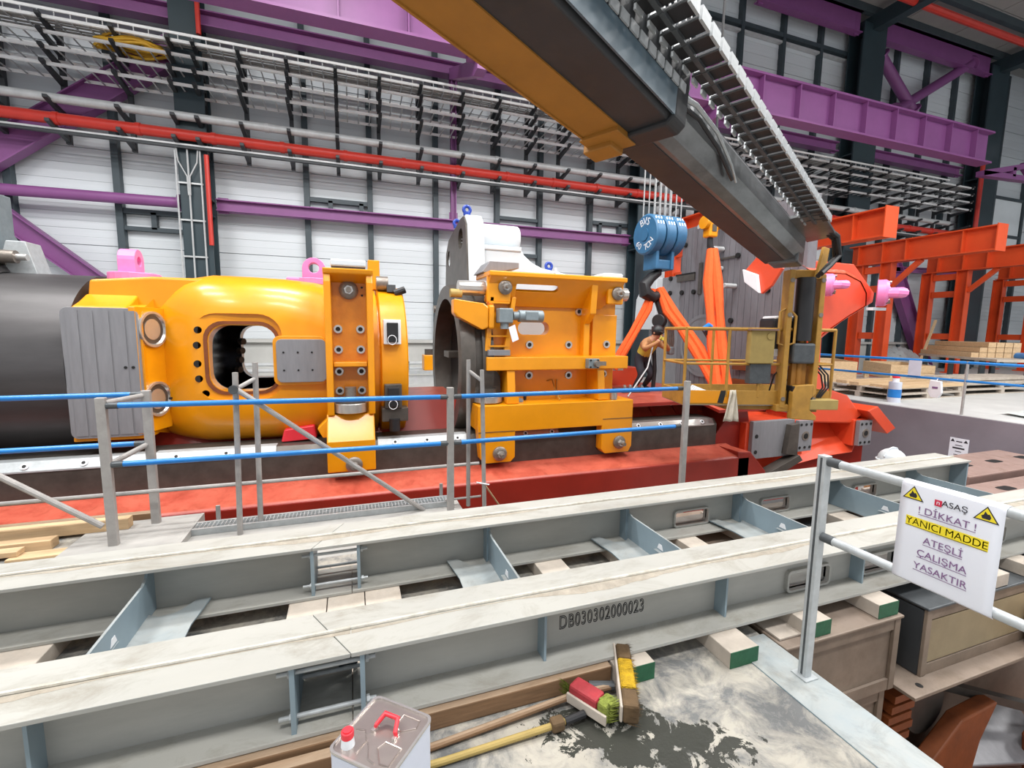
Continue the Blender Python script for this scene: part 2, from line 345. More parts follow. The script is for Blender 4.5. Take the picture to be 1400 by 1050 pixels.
# ------------------------------------------------------------------ the setting: floors, pit, walls, roof
def slab(name, x0, x1, y0, y1, z0, z1, mat): o = MB().box(x0, x1, y0, y1, z0, z1).build(name, mat); o['kind'] = 'structure'; return o
PZ = -1.7                                   # bottom of the machine pit
fl = MB().prism([(-9, -4), (2.085, -4), (2.085, 1.72), (2.085, 3.4), (-1.42, 3.4), (-1.42, 4.55), (-9, 4.55)], 'xy', -0.3, 0.0).build('floor', 'floor'); fl['kind'] = 'structure'
slab('trim_1', 1.86, 2.10, 0.93, 1.75, 0.0, 0.006, 'plate'); slab('trim_2', 1.74, 2.10, -1.5, 0.92, 0.0, 0.008, 'plate')
slab('floor.001', 12.0, 46, -5, 9.6, -2.2, 0.0, 'floorfar'); slab('floor.002', -14, 46, 9.6, 15.2, -2.2, 0.0, 'floorfar')
slab('floor.003', -14, 12.0, -5, 9.6, PZ - 0.3, PZ, 'concrete')
slab('wall_pit', 11.94, 12.0, -5, 9.6, PZ, -0.01, 'pitwall')
slab('wall_pit_back', -14, 12.0, 9.54, 9.6, PZ, -0.01, 'concrete')
slab('wall_pit_front', -9, 2.08, -4, 3.3, PZ, -0.3, 'concrete')
# back wall of sheeted bays between slate posts
WY = 14.9
wall = struct('wall_back', (0, WY, 0))
slab_w = MB().box(-14, 46, WY + 0.06, WY + 0.2, 0, 14.6).build('wall_sheet', 'clad', wall)
PX = [-11.2, -9.4, -7.6, -5.47, -3.6, -1.07, 0.65, 2.6, 4.6, 6.1, 8.0, 9.85, 11.92, 14.13, 16.21, 18.2, 20.3, 22.8, 24.85, 26.9, 28.8, 30.86, 33.5, 36, 39, 42]
for i in range(len(PX)):
    a = PX[i]; bw = (PX[i+1] if i + 1 < len(PX) else 45.5) - a
    MB().box(a - 0.075, a + 0.075, WY - 0.20, WY + 0.03, 0.0, 14.3).build('post', 'frame', wall)
    z = 1.3; first = None
    while z < 14.2:
        h = min(1.18, 14.3 - z)
        if first is None or abs(h - 1.18) > 0.01:
            m_ = MB(); nr = 6
            for k in range(nr):      # shallow ribs of the sheet
                m_.box(a + 0.05, a + bw - 0.05, WY + (0.0 if k % 2 == 0 else 0.008), WY + 0.06, z + h*k/nr + 0.004, z + h*(k+1)/nr - (0.012 if k == nr-1 else 0))
            first = m_.build('cladding_panel', 'clad', wall); z0 = z
        else: dup(first, (0, 0, z - z0))
        z += 1.18
    MB().box(a + 0.05, a + bw - 0.05, WY - 0.10, WY + 0.06, 0, 1.27).build('lower_panel', 'dado', wall)
MB().box(-14, 46, WY - 0.22, WY - 0.08, 1.2, 1.3).build('rail', 'dado', wall)
for x0, x1, z0, z1, mid in ((-5.4, -3.95, 4.12, 4.55, (-4.75,)), (-1.0, 0.6, 4.95, 5.28, (-0.45, 0.4)), (4.6, 6.05, 5.28, 7.0, ()), (4.6, 6.05, 4.0, 4.12, ()), (8.1, 9.6, 5.3, 5.42, (8.4, 9.2)), (8.1, 9.6, 7.0, 7.1, ())):
    MB().box(x0, x1, WY - 0.17, WY - 0.01, z1 - 0.06, z1 + 0.06).build('rail', 'frame', wall)
    if z1 - z0 > 0.2: MB().box(x0, x1, WY - 0.17, WY - 0.01, z0 - 0.05, z0 + 0.05).build('rail', 'frame', wall)
    for q in mid: MB().box(q - 0.06, q + 0.06, WY - 0.17, WY - 0.01, min(z0, z1 - 0.4), z1).build('post', 'frame', wall)
MB().box(9.9, 20, WY - 0.19, WY - 0.02, 13.05, 13.2).build('rail', 'frame', wall)
MB().box(10, 19.6, WY - 0.17, WY - 0.02, 12.85, 12.93).build('rail', 'conduit', wall)
wn = struct('window_1', (33, WY, 6)); MB().box(31.0, 33.4, WY - 0.12, WY - 0.02, 5.9, 8.6).build('pane', 'glass', wn)
for z in (5.8, 6.8, 8.65): MB().box(30.9, 33.5, WY - 0.18, WY - 0.01, z - 0.07, z + 0.07).build('window_frame', 'frame', wn)
slab('wall_right', 45.5, 45.8, -5, 15.2, 0, 14.6, 'clad')
# roof on purlins
ceil = struct('ceiling', (16, 5, 14.7)); MB().box(-14, 46, -5, 15.2, 14.66, 14.75).build('roof_deck', 'roof', ceil)
rp0 = MB().box(-13.98, -11.02, -4.53, -2.87, 14.61, 14.66).build('roof_panel', 'roof', ceil)
for i in range(20):
    for j in range(11):
        if i or j: dup(rp0, (3.0*i, 1.7*j, 0))
for k, y in enumerate((14.1, 12.6, 10.9, 9.2, 7.5, 5.8, 4.1, 2.4, 0.7, -1.0)):
    o = slab('trim_3' if k == 0 else 'trim_3.%03d' % k, -14, 46, y - 0.09, y + 0.09, 14.32, 14.6, 'frame')
for k, x in enumerate((-3.6, 9.85, 20.25, 28.8, 37)):
    o = slab('trim_4' if k == 0 else 'trim_4.%03d' % k, x - 0.2, x + 0.2, -5, 14.9, 13.75, 14.32, 'teal')
# columns
def column(x0, x1, y0, label):
    t = thing('steel_column', label, 'column', ((x0+x1)/2, 14.5, 0), 'main columns along the back wall')
    MB().box(x0, x1, y0, y0 + 0.06, 0, 14.0).build('flange', 'teal', t)
    MB().box(x0, x1, 14.62, 14.68, 0, 14.0).build('flange', 'teal', t)
    MB().box((x0+x1)/2 - 0.05, (x0+x1)/2 + 0.05, y0 + 0.06, 14.62, 0, 14.0).build('web', 'teal', t)
    for z in (0.02, 4.5, 4.9, 9.0): MB().box(x0 + 0.02, x1 - 0.02, y0 + 0.06, 14.62, z, z + 0.05).build('stiffener', 'teal', t)
    return t
c1 = column(-3.95, -3.30, 14.1, 'dark column with two cable runs and a red pipe, behind the yellow cylinder')
column(9.47, 10.2, 14.05, 'dark column behind the blue hook block')
column(19.6, 20.9, 14.05, 'broad dark teal column below the left foot of the purple X brace')
column(28.1, 29.4, 14.05, 'broad dark column right of the purple X brace')
cl = thing('cable_ladder', 'thin vertical zinc cable ladder on the dark column behind the yellow cylinder', 'cable ladder', (-3.75, 14.0, 0))
for x in (-3.98, -3.72, -3.45): MB().tube([(x, 14.02, 1.0), (x, 14.02, 6.0)], 0.022, 6).build('conduit', 'conduit', cl)
for z in (1.6, 2.5, 3.4, 4.3, 5.2): MB().box(-4.0, -3.42, 14.03, 14.06, z - 0.02, z + 0.02).build('rung', 'conduit', cl)
for sx in (-1, 1): MB().tube([(-3.72 + sx*0.02, 14.0, 4.9), (-3.72 + sx*0.03, 14.0, 5.35), (-3.72 + sx*0.2, 14.0, 5.7), (-3.72 + sx*0.24, 14.0, 6.1)], 0.016, 6).build('conduit', 'conduit', cl)
tag(MB().tube([(-3.30, 13.97, 3.7), (-3.30, 13.97, 5.9)], 0.055, 8).build('sprinkler_pipe', 'pipe'), 'thin vertical red pipe up the column behind the yellow cylinder', 'pipe')
tag(MB().tube([(-3.30, 13.97, 8.7), (-3.30, 13.97, 14.3)], 0.055, 8).build('sprinkler_pipe', 'pipe'), 'thin vertical red pipe above the cable trays at the upper left', 'pipe')
tag(MB().tube([(27.75, 13.8, 0.0), (27.75, 13.8, 9.6)], 0.09, 8).build('sprinkler_pipe', 'pipe'), 'vertical red pipe at the right end of the cable trays', 'pipe')
tag(MB().tube([(14, 12.6, 13.9), (36, 12.6, 13.9)], 0.13, 10).build('sprinkler_pipe', 'pipe'), 'red pipe running under the roof sheets', 'pipe')
# purple bracing
def purple(p0, p1, wd, hd, label, name='brace_beam', cat='brace'):
    t = thing(name, label, cat, p0); P0 = Vector(p0); P1 = Vector(p1); d = (P1 - P0).normalized(); n = d.cross(Vector((0,1,0))).normalized()
    for s in (-1, 1): MB().bar(P0 + n*(s*(wd/2 - 0.015)), P1 + n*(s*(wd/2 - 0.015)), hd, 0.03, n).build('flange', 'purple', t)
    MB().bar(P0, P1, 0.03, wd - 0.06, n).build('web', 'purple', t)
    for q in (P0 + d*0.15, P1 - d*0.15): MB().obox(q, d*0.12, (0, 0.02, 0), n*(wd/2 + 0.05)).build('gusset', 'purple', t)
    return t
def ptube(p0, p1, r, label):
    t = thing('brace_tube', label, 'brace', p0); MB().cyl(p0, p1, r, 16).build('tube', 'purple', t)
    d = (Vector(p1) - Vector(p0)).normalized()
    for q in (p0, p1): MB().cyl(Vector(q) - d*0.03, Vector(q) + d*0.03, r*1.6, 16).build('end_plate', 'purple', t)
ptube((-9.2, 14.4, 4.72), (-4.05, 14.4, 4.78), 0.13, 'horizontal purple tube left of the cabled column')
purple((-3.25, 14.5, 4.82), (9.42, 14.5, 4.86), 0.30, 0.26, 'long horizontal purple beam behind the yellow machine')
purple((-8.4, 14.5, 5.0), (-3.9, 14.5, 8.55), 0.62, 0.3, 'thick purple diagonal rising behind the left cable trays')
purple((-8.2, 14.5, 4.65), (-5.7, 14.5, 2.5), 0.42, 0.3, 'purple diagonal falling towards the pink lug on the yellow cylinder')
purple((3.1, 14.5, 4.95), (3.1, 14.5, 9.1), 0.16, 0.2, 'thin vertical purple post above the white casting')
purple((23.2, 14.5, 5.2), (26.6, 14.5, -0.0), 0.75, 0.3, 'purple diagonal standing behind the orange gantries')
purple((22.5, 14.5, 4.6), (30.0, 14.5, 4.75), 0.25, 0.25, 'horizontal purple beam seen between the orange gantries')
purple((-10, 14.3, 9.2), (18.9, 14.3, 9.2), 0.36, 0.34, 'purple beam running just above the cable trays')
purple((20.2, 14.3, 9.2), (27.0, 14.3, 9.2), 0.36, 0.34, 'purple beam below the crane girder, right of the teal column')
ptube((21.0, 14.3, 13.1), (23.3, 14.3, 11.35), 0.2, 'upper left arm of the purple X brace')
ptube((26.9, 14.3, 13.9), (22.2, 14.3, 11.15), 0.2, 'upper right arm of the purple X brace')
for x0, x1, lab in ((14.2, 19.5, 'faded purple beam under the roof, left of the teal column'), (20.9, 28.1, 'pale purple beam under the roof above the X brace')):
    purple((x0, 14.2, 13.95), (x1, 14.2, 13.95), 0.8, 0.3, lab)
# crane runway girder
g = thing('crane_girder', 'deep purple crane girder with stiffener ribs, high across the hall', 'girder', (-8, 11, 7.9))
MB().box(-9, 22.2, 11.0, 11.03, 7.96, 8.93).build('web', 'purple', g)
MB().box(-9, 22.2, 10.8, 11.23, 8.93, 8.99).build('top_flange', 'purple', g); MB().box(-9, 22.2, 10.8, 11.23, 7.9, 7.96).build('bottom_flange', 'purple', g)
first = None
for k in range(22):
    if first is None: first = MB().box(-8.6, -8.57, 10.82, 11.0, 7.96, 8.93).build('stiffener', 'purple', g)
    else: dup(first, (k * 1.42, 0, 0))
for x in (3.0, 9.8): 
    b_ = thing('girder_bracket', 'purple bracket under the crane girder %s' % ('above the white casting' if x < 5 else 'near the dark column behind the hook'), 'bracket', (x, 11, 7.5))
    MB().prism([(10.85, 7.9), (11.2, 7.9), (14.0, 9.1), (14.0, 8.8), (11.2, 7.55), (10.85, 7.55)], 'yz', x - 0.12, x + 0.12).build('web', 'purple', b_)
    MB().box(x - 0.3, x + 0.3, 10.85, 11.2, 7.82, 7.9).build('seat', 'purple', b_)
tr = thing('bridge_truss', 'purple lattice end of the crane bridge at the right edge', 'truss', (25, 11.8, 8))
for a, b_ in (((23.6, 11.8, 8.0), (31, 11.8, 8.3)), ((23.6, 11.8, 8.0), (31, 11.8, 9.6)), ((25.6, 11.8, 8.1), (25.6, 11.8, 8.45)), ((27.4, 11.8, 8.1), (26.4, 11.8, 8.7)), ((27.4, 11.8, 8.1), (28.6, 11.8, 9.1))):
    MB().bar(a, b_, 0.2, 0.26, (0, 1, 0)).build('member', 'purple', tr)
tr = thing('roof_truss', 'dark lattice roof truss in the far upper right corner', 'truss', (30, 13.2, 10))
for k in range(5):
    z = 10.2 + k * 0.8
    MB().bar((29.6, 13.2, z), (37, 13.2, z + 0.5), 0.12, 0.16).build('member', 'teal', tr)
    if k < 4:
        for q in range(5): MB().bar((30 + q*1.4, 13.2, z + 0.1*q), (30.7 + q*1.4, 13.2, z + 0.8 + 0.1*q), 0.08, 0.08).build('member', 'teal', tr)
for q in range(4):
    tag(MB().sphere((30.5 + q*1.5, 12.9, 10.8 + 0.5*(q % 3)), 0.22, 10, (1, 1, 0.8)).build('far_lamp', glow('lamp_white_%d' % q, '#eef4ff', 1.2)), 'small lit lamp among the dark roof trusses at upper right, %s from the left' % ('first', 'second', 'third', 'fourth')[q], 'lamp', 'lamps among the roof trusses')
# ------------------------------------------------------------------ cable tray rack with its pipes
rk = thing('cable_rack', 'long rack of tiered zinc cable trays on dark arms high along the back wall', 'cable rack', (0, 14.7, 6))
xs = [-9.7, -8.55, -7.4, -6.28, -4.98, -3.9, -3.4, -2.45, -1.37, -0.2, 0.92, 2.04, 3.24, 4.36]
while xs[-1] < 27: xs.append(xs[-1] + 1.14)
ZT = (8.34, 8.03, 7.71, 7.37, 6.62, 6.12)
pp = MB().box(-0.05, 0.05, 14.5, 14.6, 5.9, 8.6); proto = None
am = None
for x in xs:
    if proto is None:
        proto = MB().box(x - 0.05, x + 0.05, 14.52, 14.62, 5.95, 8.6).build('post', 'arm', rk)
        MB().box(x - 0.05, x + 0.05, 14.62, 14.72, 6.2, 6.35).build('wall_bracket', 'arm', proto)
        arms = []
        for z in ZT: arms.append(MB().prism([(13.70, z + 0.10), (13.70, z + 0.035), (14.52, z - 0.13), (14.52, z - 0.005)], 'yz', x - 0.045, x + 0.045).build('arm', 'arm', proto))
        x00 = x
    else:
        c = dup(proto, (x - x00, 0, 0))
        for a in arms: dup(a, (0, 0, 0), c)
for z in ZT[:4]:
    t = MB().box(-9.9, 27.3, 13.80, 13.84, z + 0.015, z + 0.08).build('cable_tray', 'tray', rk)
    MB().box(-9.9, 27.3, 14.44, 14.46, z + 0.005, z + 0.075).build('side_rail', 'tray', t)
    m_ = MB(); x = -9.8
    while x < 27.2: m_.box(x, x + 0.03, 13.84, 14.44, z + 0.005, z + 0.025); x += 0.29
    tag(m_.build('rungs', 'conduit', t), kind='stuff')
t = MB().box(-9.9, 25.5, 13.80, 13.83, 8.52, 8.58).build('top_rail', 'tray', rk); m_ = MB(); x = -9.8
while x < 25.4: m_.box(x, x + 0.02, 13.81, 13.83, 8.41, 8.52); x += 0.29
tag(m_.build('pickets', 'conduit', t), kind='stuff')
m_ = MB(); rnd = random.Random(3)
for k in range(12):
    y = 13.88 + 0.045*k; z = 8.37 + rnd.random()*0.05; m_.tube([(x_, y + rnd.uniform(-.02, .02), z + rnd.uniform(-.01, .02)) for x_ in range(-9, 28, 4)], 0.014, 4)
tag(m_.build('laid_cables', 'tubegrey', rk), kind='stuff')
def pipe(name, mat, y, z, r, x0, x1, label, rings, cat='pipe'):
    t = thing(name, label, cat, (x0, y, z)); MB().cyl((x0, y, z), (x1, y, z), r, 12).build('tube', mat, t); f_ = None
    for x in rings:
        if f_ is None: f_ = MB().cyl((x - 0.05, y, z), (x + 0.05, y, z), r * 1.14, 12).build('coupling', mat, t); xf = x
        else: dup(f_, (x - xf, 0, 0))
pipe('fire_pipe', 'pipe', 13.92, 6.30, 0.125, -10, 30, 'thick red pipe hung under the cable trays along the whole back wall', [-6.2 + 1.55*k for k in range(23)])
pipe('zinc_pipe', 'conduit', 13.93, 6.74, 0.10, -10, 26, 'zinc pipe lying just above the thick red pipe', [-5 + 3.1*k for k in range(10)])
t = thing('cable_duct', 'flat dark cable duct under the thick red pipe', 'duct', (0, 14.3, 6.1)); MB().box(-10, 27, 13.94, 14.03, 6.0, 6.09).build('duct', 'arm', t); MB().box(-10, 27, 13.92, 13.94, 6.06, 6.10).build('lip', 'conduit', t)
cc = thing('cable_coil', 'coil of yellow cable lying in the top left cable trays', 'cable coil', (-4.75, 14.15, 8.4))
for k in range(6):
    MB().tube([(-4.75 + (0.72 - 0.05*k)*math.cos(q*PI/12) + 0.1*math.sin(k*2), 14.14 + 0.2*math.sin(q*PI/12), 8.12 + 0.05*k + 0.04*math.sin(q*0.9 + k)) for q in range(24)], 0.035, 6, True).build('loop', 'yellowcable', cc)
# ------------------------------------------------------------------ orange gantries at the right
def gantry(x, y0, y1, legs, label):
    t = thing('orange_gantry', label, 'gantry', (x, (y0 + y1)/2, 0), 'orange steel gantries on the far floor')
    z0, z1 = 4.42, 5.22
    MB().box(x - 0.02, x + 0.02, y0, y1, z0, z1).build('web', 'gantry', t)
    for z in (z0, z1 - 0.04): MB().box(x - 0.25, x + 0.25, y0, y1, z, z + 0.04).build('flange', 'gantry', t)
    MB().box(x - 0.27, x + 0.27, y0 - 0.03, y0, z0 - 0.03, z1 + 0.03).build('end_plate', 'gantry', t)
    for y in [y0 + 0.9, y0 + 2.6, y0 + 3.4, y0 + 4.3]:
        if y < y1: MB().box(x - 0.22, x + 0.22, y - 0.015, y + 0.015, z0 + 0.04, z1 - 0.04).build('stiffener', 'gantry', t)
    for y in legs:
        l_ = MB().box(x - 0.16, x + 0.16, y - 0.2, y - 0.17, 0, z0).build('leg', 'gantry', t)
        MB().box(x - 0.16, x + 0.16, y + 0.17, y + 0.2, 0, z0).build('flange', 'gantry', l_)
        MB().box(x - 0.02, x + 0.02, y - 0.17, y + 0.17, 0, z0).build('web', 'gantry', l_)
        MB().box(x - 0.28, x + 0.28, y - 0.3, y + 0.3, 0, 0.04).build('base_plate', 'gantry', l_)
    for z in (4.2, 3.45, 1.6): MB().box(x - 0.08, x + 0.08, legs[0] + 0.23, legs[1] - 0.23, z - 0.13, z + 0.13).build('cross_bar', 'gantry', t)
    MB().bar((x, legs[0] - 0.2, 3.55), (x, legs[0] - 1.1, 4.42), 0.16, 0.16, (1, 0, 0)).build('knee_brace', 'gantry', t)
gantry(10.2, 9.75, 13.1, (11.7, 13.0), 'leftmost orange gantry, its beam end behind the blue hook block')
gantry(14.5, 9.15, 13.9, (12.5, 13.7), 'orange gantry with its beam end just right of the boom tip')
gantry(19.9, 9.2, 13.85, (12.45, 13.5), 'orange gantry standing behind the fallen purple diagonal, beam end highest at right')
gantry(25.0, 9.2, 14.0, (12.6, 13.9), 'orange gantry behind the pallets of new planks')
gantry(30.5, 9.2, 14.0, (12.6, 13.9), 'farthest orange gantry, cut by the right edge')
# ------------------------------------------------------------------ far floor: blue rail, pallets, planks, sheets
rl = thing('far_guard_rail', 'blue two-bar guard rail on the edge of the pale far floor', 'guard rail', (12.06, 6, 0))
for z, r in ((1.09, 0.03), (0.71, 0.026)): MB().tube([(12.06, 2.2, z), (12.06, 5.9, z), (12.06, 9.5, z)], r, 8).build('rail', 'blue', rl)
for y in (2.4, 5.83, 9.4): MB().tube([(12.06, y, 0), (12.06, y, 1.12)], 0.026, 8).build('post', 'tubegrey', rl)
nt_ = thing('hanging_notice', 'pale notice sheet hanging on the far blue rail', 'notice', (12.02, 6.74, 0.9)); MB().box(12.015, 12.02, 6.62, 6.87, 0.74, 1.08).build('sheet', 'tinlabel', nt_)
bg_ = thing('hanging_bag', 'small white printed bag hanging low on the far blue rail', 'bag', (12.0, 6.3, 0.5))
MB().prism([(6.20, 0.66), (6.40, 0.68), (6.42, 0.42), (6.36, 0.30), (6.22, 0.30), (6.17, 0.42)], 'yz', 11.96, 12.03).build('sack', 'offwhite', bg_, 0.01); MB().box(11.95, 11.96, 6.24, 6.34, 0.5, 0.54).build('print', 'inkpurple', bg_); MB().tube([(12.0, 6.3, 0.66), (12.04, 6.3, 0.71)], 0.01, 6).build('strap', 'offwhite', bg_)
bt = thing('paint_can', 'blue and white can standing before the weathered pallets by the far rail', 'can', (12.62, 7.45, 0.0)); MB().cyl((12.62, 7.45, 0.0), (12.62, 7.45, 0.50), 0.13, 14).build('body', 'tinlabel', bt); MB().cyl((12.62, 7.45, 0.12), (12.62, 7.45, 0.32), 0.134, 14).build('label', 'blue', bt); MB().cyl((12.62, 7.45, 0.50), (12.62, 7.45, 0.60), 0.07, 12).build('neck', 'offwhite', bt); MB().cyl((12.62, 7.45, 0.60), (12.62, 7.45, 0.68), 0.08, 12).build('cap', 'capred', bt)
def pallet(c, ang, L_, W_, z, label, mat='woodgrey', nd=6):
    t = thing('pallet', label, 'pallet', (*c, z), 'pallets on the far floor')
    m4 = Matrix.Translation((*c, z)) @ Matrix.Rotation(ang, 4, 'Z')
    def bx(name, x0, x1, y0, y1, z0, z1):
        m_ = MB().box(x0, x1, y0, y1, z0, z1); m_.v = [m4 @ v for v in m_.v]; m_.build(name, mat, t)
    for k in range(nd): yy = -W_/2 + W_*k/nd; bx('deck_board', -L_/2, L_/2, yy + 0.012, yy + W_/nd - 0.012, 0.12, 0.145)
    for xx in (-L_/2 + 0.07, 0, L_/2 - 0.07):
        for yy in (-W_/2 + 0.07, 0, W_/2 - 0.07): bx('block', xx - 0.07, xx + 0.07, yy - 0.06, yy + 0.06, 0.025, 0.12)
    for yy in (-W_/2 + 0.07, 0, W_/2 - 0.07): bx('bottom_board', -L_/2, L_/2, yy - 0.06, yy + 0.06, 0, 0.022)
    return m4
def planks(name, label, group, m4, rows, mat='wood'):
    for k, (x0, x1, y0, y1, z0, z1) in enumerate(rows):
        m_ = MB().box(x0, x1, y0, y1, z0, z1); m_.v = [m4 @ v for v in m_.v]
        tag(m_.build(name, mat), label[k] if isinstance(label, list) else label, 'plank', group)
A1 = pallet((14.25, 8.45), 0.0, 2.9, 1.7, 0.0, 'lower weathered pallet of the pair nearest the pit edge', nd=8)
pallet((14.25, 8.45), 0.0, 2.8, 1.65, 0.147, 'upper weathered pallet of the pair nearest the pit edge', nd=8)
planks('loose_board', ['pale loose board on the near weathered pallets, %s from the front' % q for q in ('first', 'second', 'third', 'fourth')], 'boards on the near pallets', A1, [(-1.45, 1.5, -0.85, -0.6, 0.295, 0.37), (-1.3, 1.3, -0.5, -0.2, 0.295, 0.36), (-1.5, 1.5, -0.05, 0.2, 0.295, 0.38), (-1.3, 1.4, 0.4, 0.7, 0.295, 0.37)])
A2 = pallet((17.8, 8.4), -0.04, 3.6, 1.4, 0.0, 'long pallet of grey boards behind the hanging bag', nd=7)
pallet((17.8, 8.4), -0.04, 3.5, 1.35, 0.147, 'upper long pallet of grey boards behind the hanging bag', nd=7)
planks('loose_board', ['grey board in the lower layer on the long pallet, %s from the front' % q for q in ('first', 'second', 'third', 'fourth', 'fifth')] + ['grey board in the upper layer on the long pallet, %s from the front' % q for q in ('first', 'second', 'third')], 'boards on the long pallet', A2, [(-1.9, 1.7, -0.66 + 0.27*k, -0.42 + 0.27*k, 0.295, 0.36 + 0.02*(k % 2)) for k in range(5)] + [(-1.6, 1.8, -0.6 + 0.36*k, -0.35 + 0.36*k, 0.382, 0.46) for k in range(3)], 'woodgrey')
A3 = pallet((22.6, 8.3), 0.0, 3.4, 1.3, 0.0, 'pallet of planks farthest right on the pale floor')
planks('loose_board', ['board on the pallet farthest right, %s from the front' % q for q in ('first', 'second', 'third', 'fourth')], 'boards on the far right pallet', A3, [(-1.7, 1.7, -0.6 + 0.3*k, -0.36 + 0.3*k, 0.147, 0.26 + 0.03*(k % 2)) for k in range(4)], 'woodgrey')
def crate(c, ang, L_, W_, h, label):
    t = thing('wood_collar', label, 'crate', (*c, 0), 'timber pallet collars'); m4 = Matrix.Translation((*c, 0)) @ Matrix.Rotation(ang, 4, 'Z')
    for z in range(2):
        for (x0, x1, y0, y1) in ((-L_/2, L_/2, -W_/2, -W_/2 + .03), (-L_/2, L_/2, W_/2 - .03, W_/2), (-L_/2, -L_/2 + .03, -W_/2 + .03, W_/2 - .03), (L_/2 - .03, L_/2, -W_/2 + .03, W_/2 - .03)):
            m_ = MB().box(x0, x1, y0, y1, 0.15 + z*h/2 + 0.005, 0.15 + (z + 1)*h/2 - 0.005); m_.v = [m4 @ v for v in m_.v]; m_.build('side_board', 'wood', t)
    for (x, y) in ((-L_/2 + .1, -W_/2 + .1), (L_/2 - .1, -W_/2 + .1), (-L_/2 + .1, W_/2 - .1), (L_/2 - .1, W_/2 - .1)):
        m_ = MB().box(x - .07, x + .07, y - .07, y + .07, 0, 0.16); m_.v = [m4 @ v for v in m_.v]; m_.build('foot', 'wood', t)
crate((14.9, 11.0), 0.9, 2.2, 1.2, 0.66, 'open timber crate behind the weathered pallets, under the orange gantry')
crate((18.4, 10.9), 0.9, 2.4, 1.2, 0.5, 'open timber crate right of centre behind the grey boards')
A4 = Matrix.Translation((20.9, 10.0, 0)) @ Matrix.Rotation(0.95, 4, 'Z')
st = thing('steel_rack', 'low dark rack carrying new planks under the orange gantries', 'rack', (20.9, 10.0, 0))
for s in ((-1.6, -0.6), (1.6, -0.6), (-1.6, 0.6), (1.6, 0.6), (0, -0.6), (0, 0.6)):
    m_ = MB().box(s[0] - .06, s[0] + .06, s[1] - .06, s[1] + .06, 0, 0.85); m_.v = [A4 @ v for v in m_.v]; m_.build('leg', 'frame', st)
m_ = MB().box(-2.4, 1.9, -0.7, 0.7, 0.85, 0.93); m_.v = [A4 @ v for v in m_.v]; m_.build('deck', 'woodgrey', st)
m_ = MB().cyl((-2.2, -0.6, 1.0), (-0.9, -0.6, 1.0), 0.12, 12); m_.v = [A4 @ v for v in m_.v]; tag(m_.build('blue_roll', 'blue'), 'dark blue rolled sheet on the left end of the plank rack', 'roll')
planks('new_plank', ['pale new plank on the low dark rack, %s layer, %s from the front' % (('bottom', 'middle', 'top')[j], ('first', 'second', 'third', 'fourth', 'fifth', 'sixth')[k]) for j in range(3) for k in range(6 - j)], 'new planks on the rack', A4, [(-1.1, 1.9, -0.65 + 0.22*k, -0.45 + 0.22*k, 0.93 + 0.17*j, 1.09 + 0.17*j) for j in range(3) for k in range(6 - j)])
ps = thing('plastic_sheet', 'pale glossy plastic sheet spread over the floor behind the far rail', 'plastic sheet', (15, 5, 0))
m_ = MB(); rnd = random.Random(9); nx, ny = 26, 20; vs = []
for j in range(ny + 1):
    for i in range(nx + 1): vs.append((12.9 + 7.5*i/nx + 0.08*math.sin(j), 2.0 + 3.6*j/ny + 0.02*i, 0.02 + 0.035*rnd.random()))
m_.add(vs, [(j*(nx+1)+i, j*(nx+1)+i+1, (j+1)*(nx+1)+i+1, (j+1)*(nx+1)+i) for j in range(ny) for i in range(nx)], True); m_.build('sheet', 'sheet', ps)
tp = thing('grey_tarpaulin', 'crumpled grey tarpaulin heaped at the foot of the back wall', 'tarpaulin', (23.3, 14, 0))
vs = []; nx, ny = 20, 10
for j in range(ny + 1):
    for i in range(nx + 1):
        u = i/nx; v = j/ny; vs.append((22.6 + 2.6*u, 13.3 + 1.0*v, 1.05*math.sin(PI*min(1, v*0.55 + 0.02))*(0.55 + 0.45*math.sin(PI*u)) + 0.08*math.sin(i*1.9 + j)))
MB().add(vs, [(j*(nx+1)+i, j*(nx+1)+i+1, (j+1)*(nx+1)+i+1, (j+1)*(nx+1)+i) for j in range(ny) for i in range(nx)], True).build('sheet', 'galv', tp)
tag(MB().bar((22.9, 12.8, 0.0), (24.2, 13.0, 2.3), 0.08, 0.08).build('timber_prop', 'wood'), 'timber prop leaning beside the grey tarpaulin', 'prop')
HPY = 13.95
hp = thing('hall_pipe', 'pair of pale pipes low along the back wall behind the yellow machine', 'pipe', (0, HPY, 0.5))
for z in (0.45, 0.62): MB().cyl((-5, HPY, z), (9, HPY, z), 0.05, 10).build('tube', 'conduit', hp)
for x in (-3, 0.2, 3.4, 6.6): MB().box(x - 0.04, x + 0.04, HPY + 0.05, HPY + 0.1, 0.0, 0.7).build('bracket', 'conduit', hp)
bn_ = thing('work_bench', 'grey steel bench with oddments behind the gap in the machine', 'bench', (1.6, 11.5, 0))
MB().box(0.6, 2.9, 11.3, 12.2, 0.55, 0.62).build('top', 'galv', bn_); MB().box(0.6, 2.9, 11.35, 11.4, 0.3, 0.5).build('panel', 'conduit', bn_)
for x in (0.7, 2.8):
    for y in (11.4, 12.1): MB().box(x - .04, x + .04, y - .04, y + .04, 0, 0.55).build('leg', 'galv', bn_)
pk = thing('yellow_clamp', 'yellow clamp block on the bench beside the dark ring', 'clamp', (1.95, 11.6, 0.62)); MB().box(1.7, 2.05, 11.4, 11.8, 0.62, 1.0).build('body', 'yellow', pk, 0.02); MB().cyl((1.87, 11.6, 1.0), (1.87, 11.6, 1.14), 0.13, 12).build('knob', 'dark', pk)
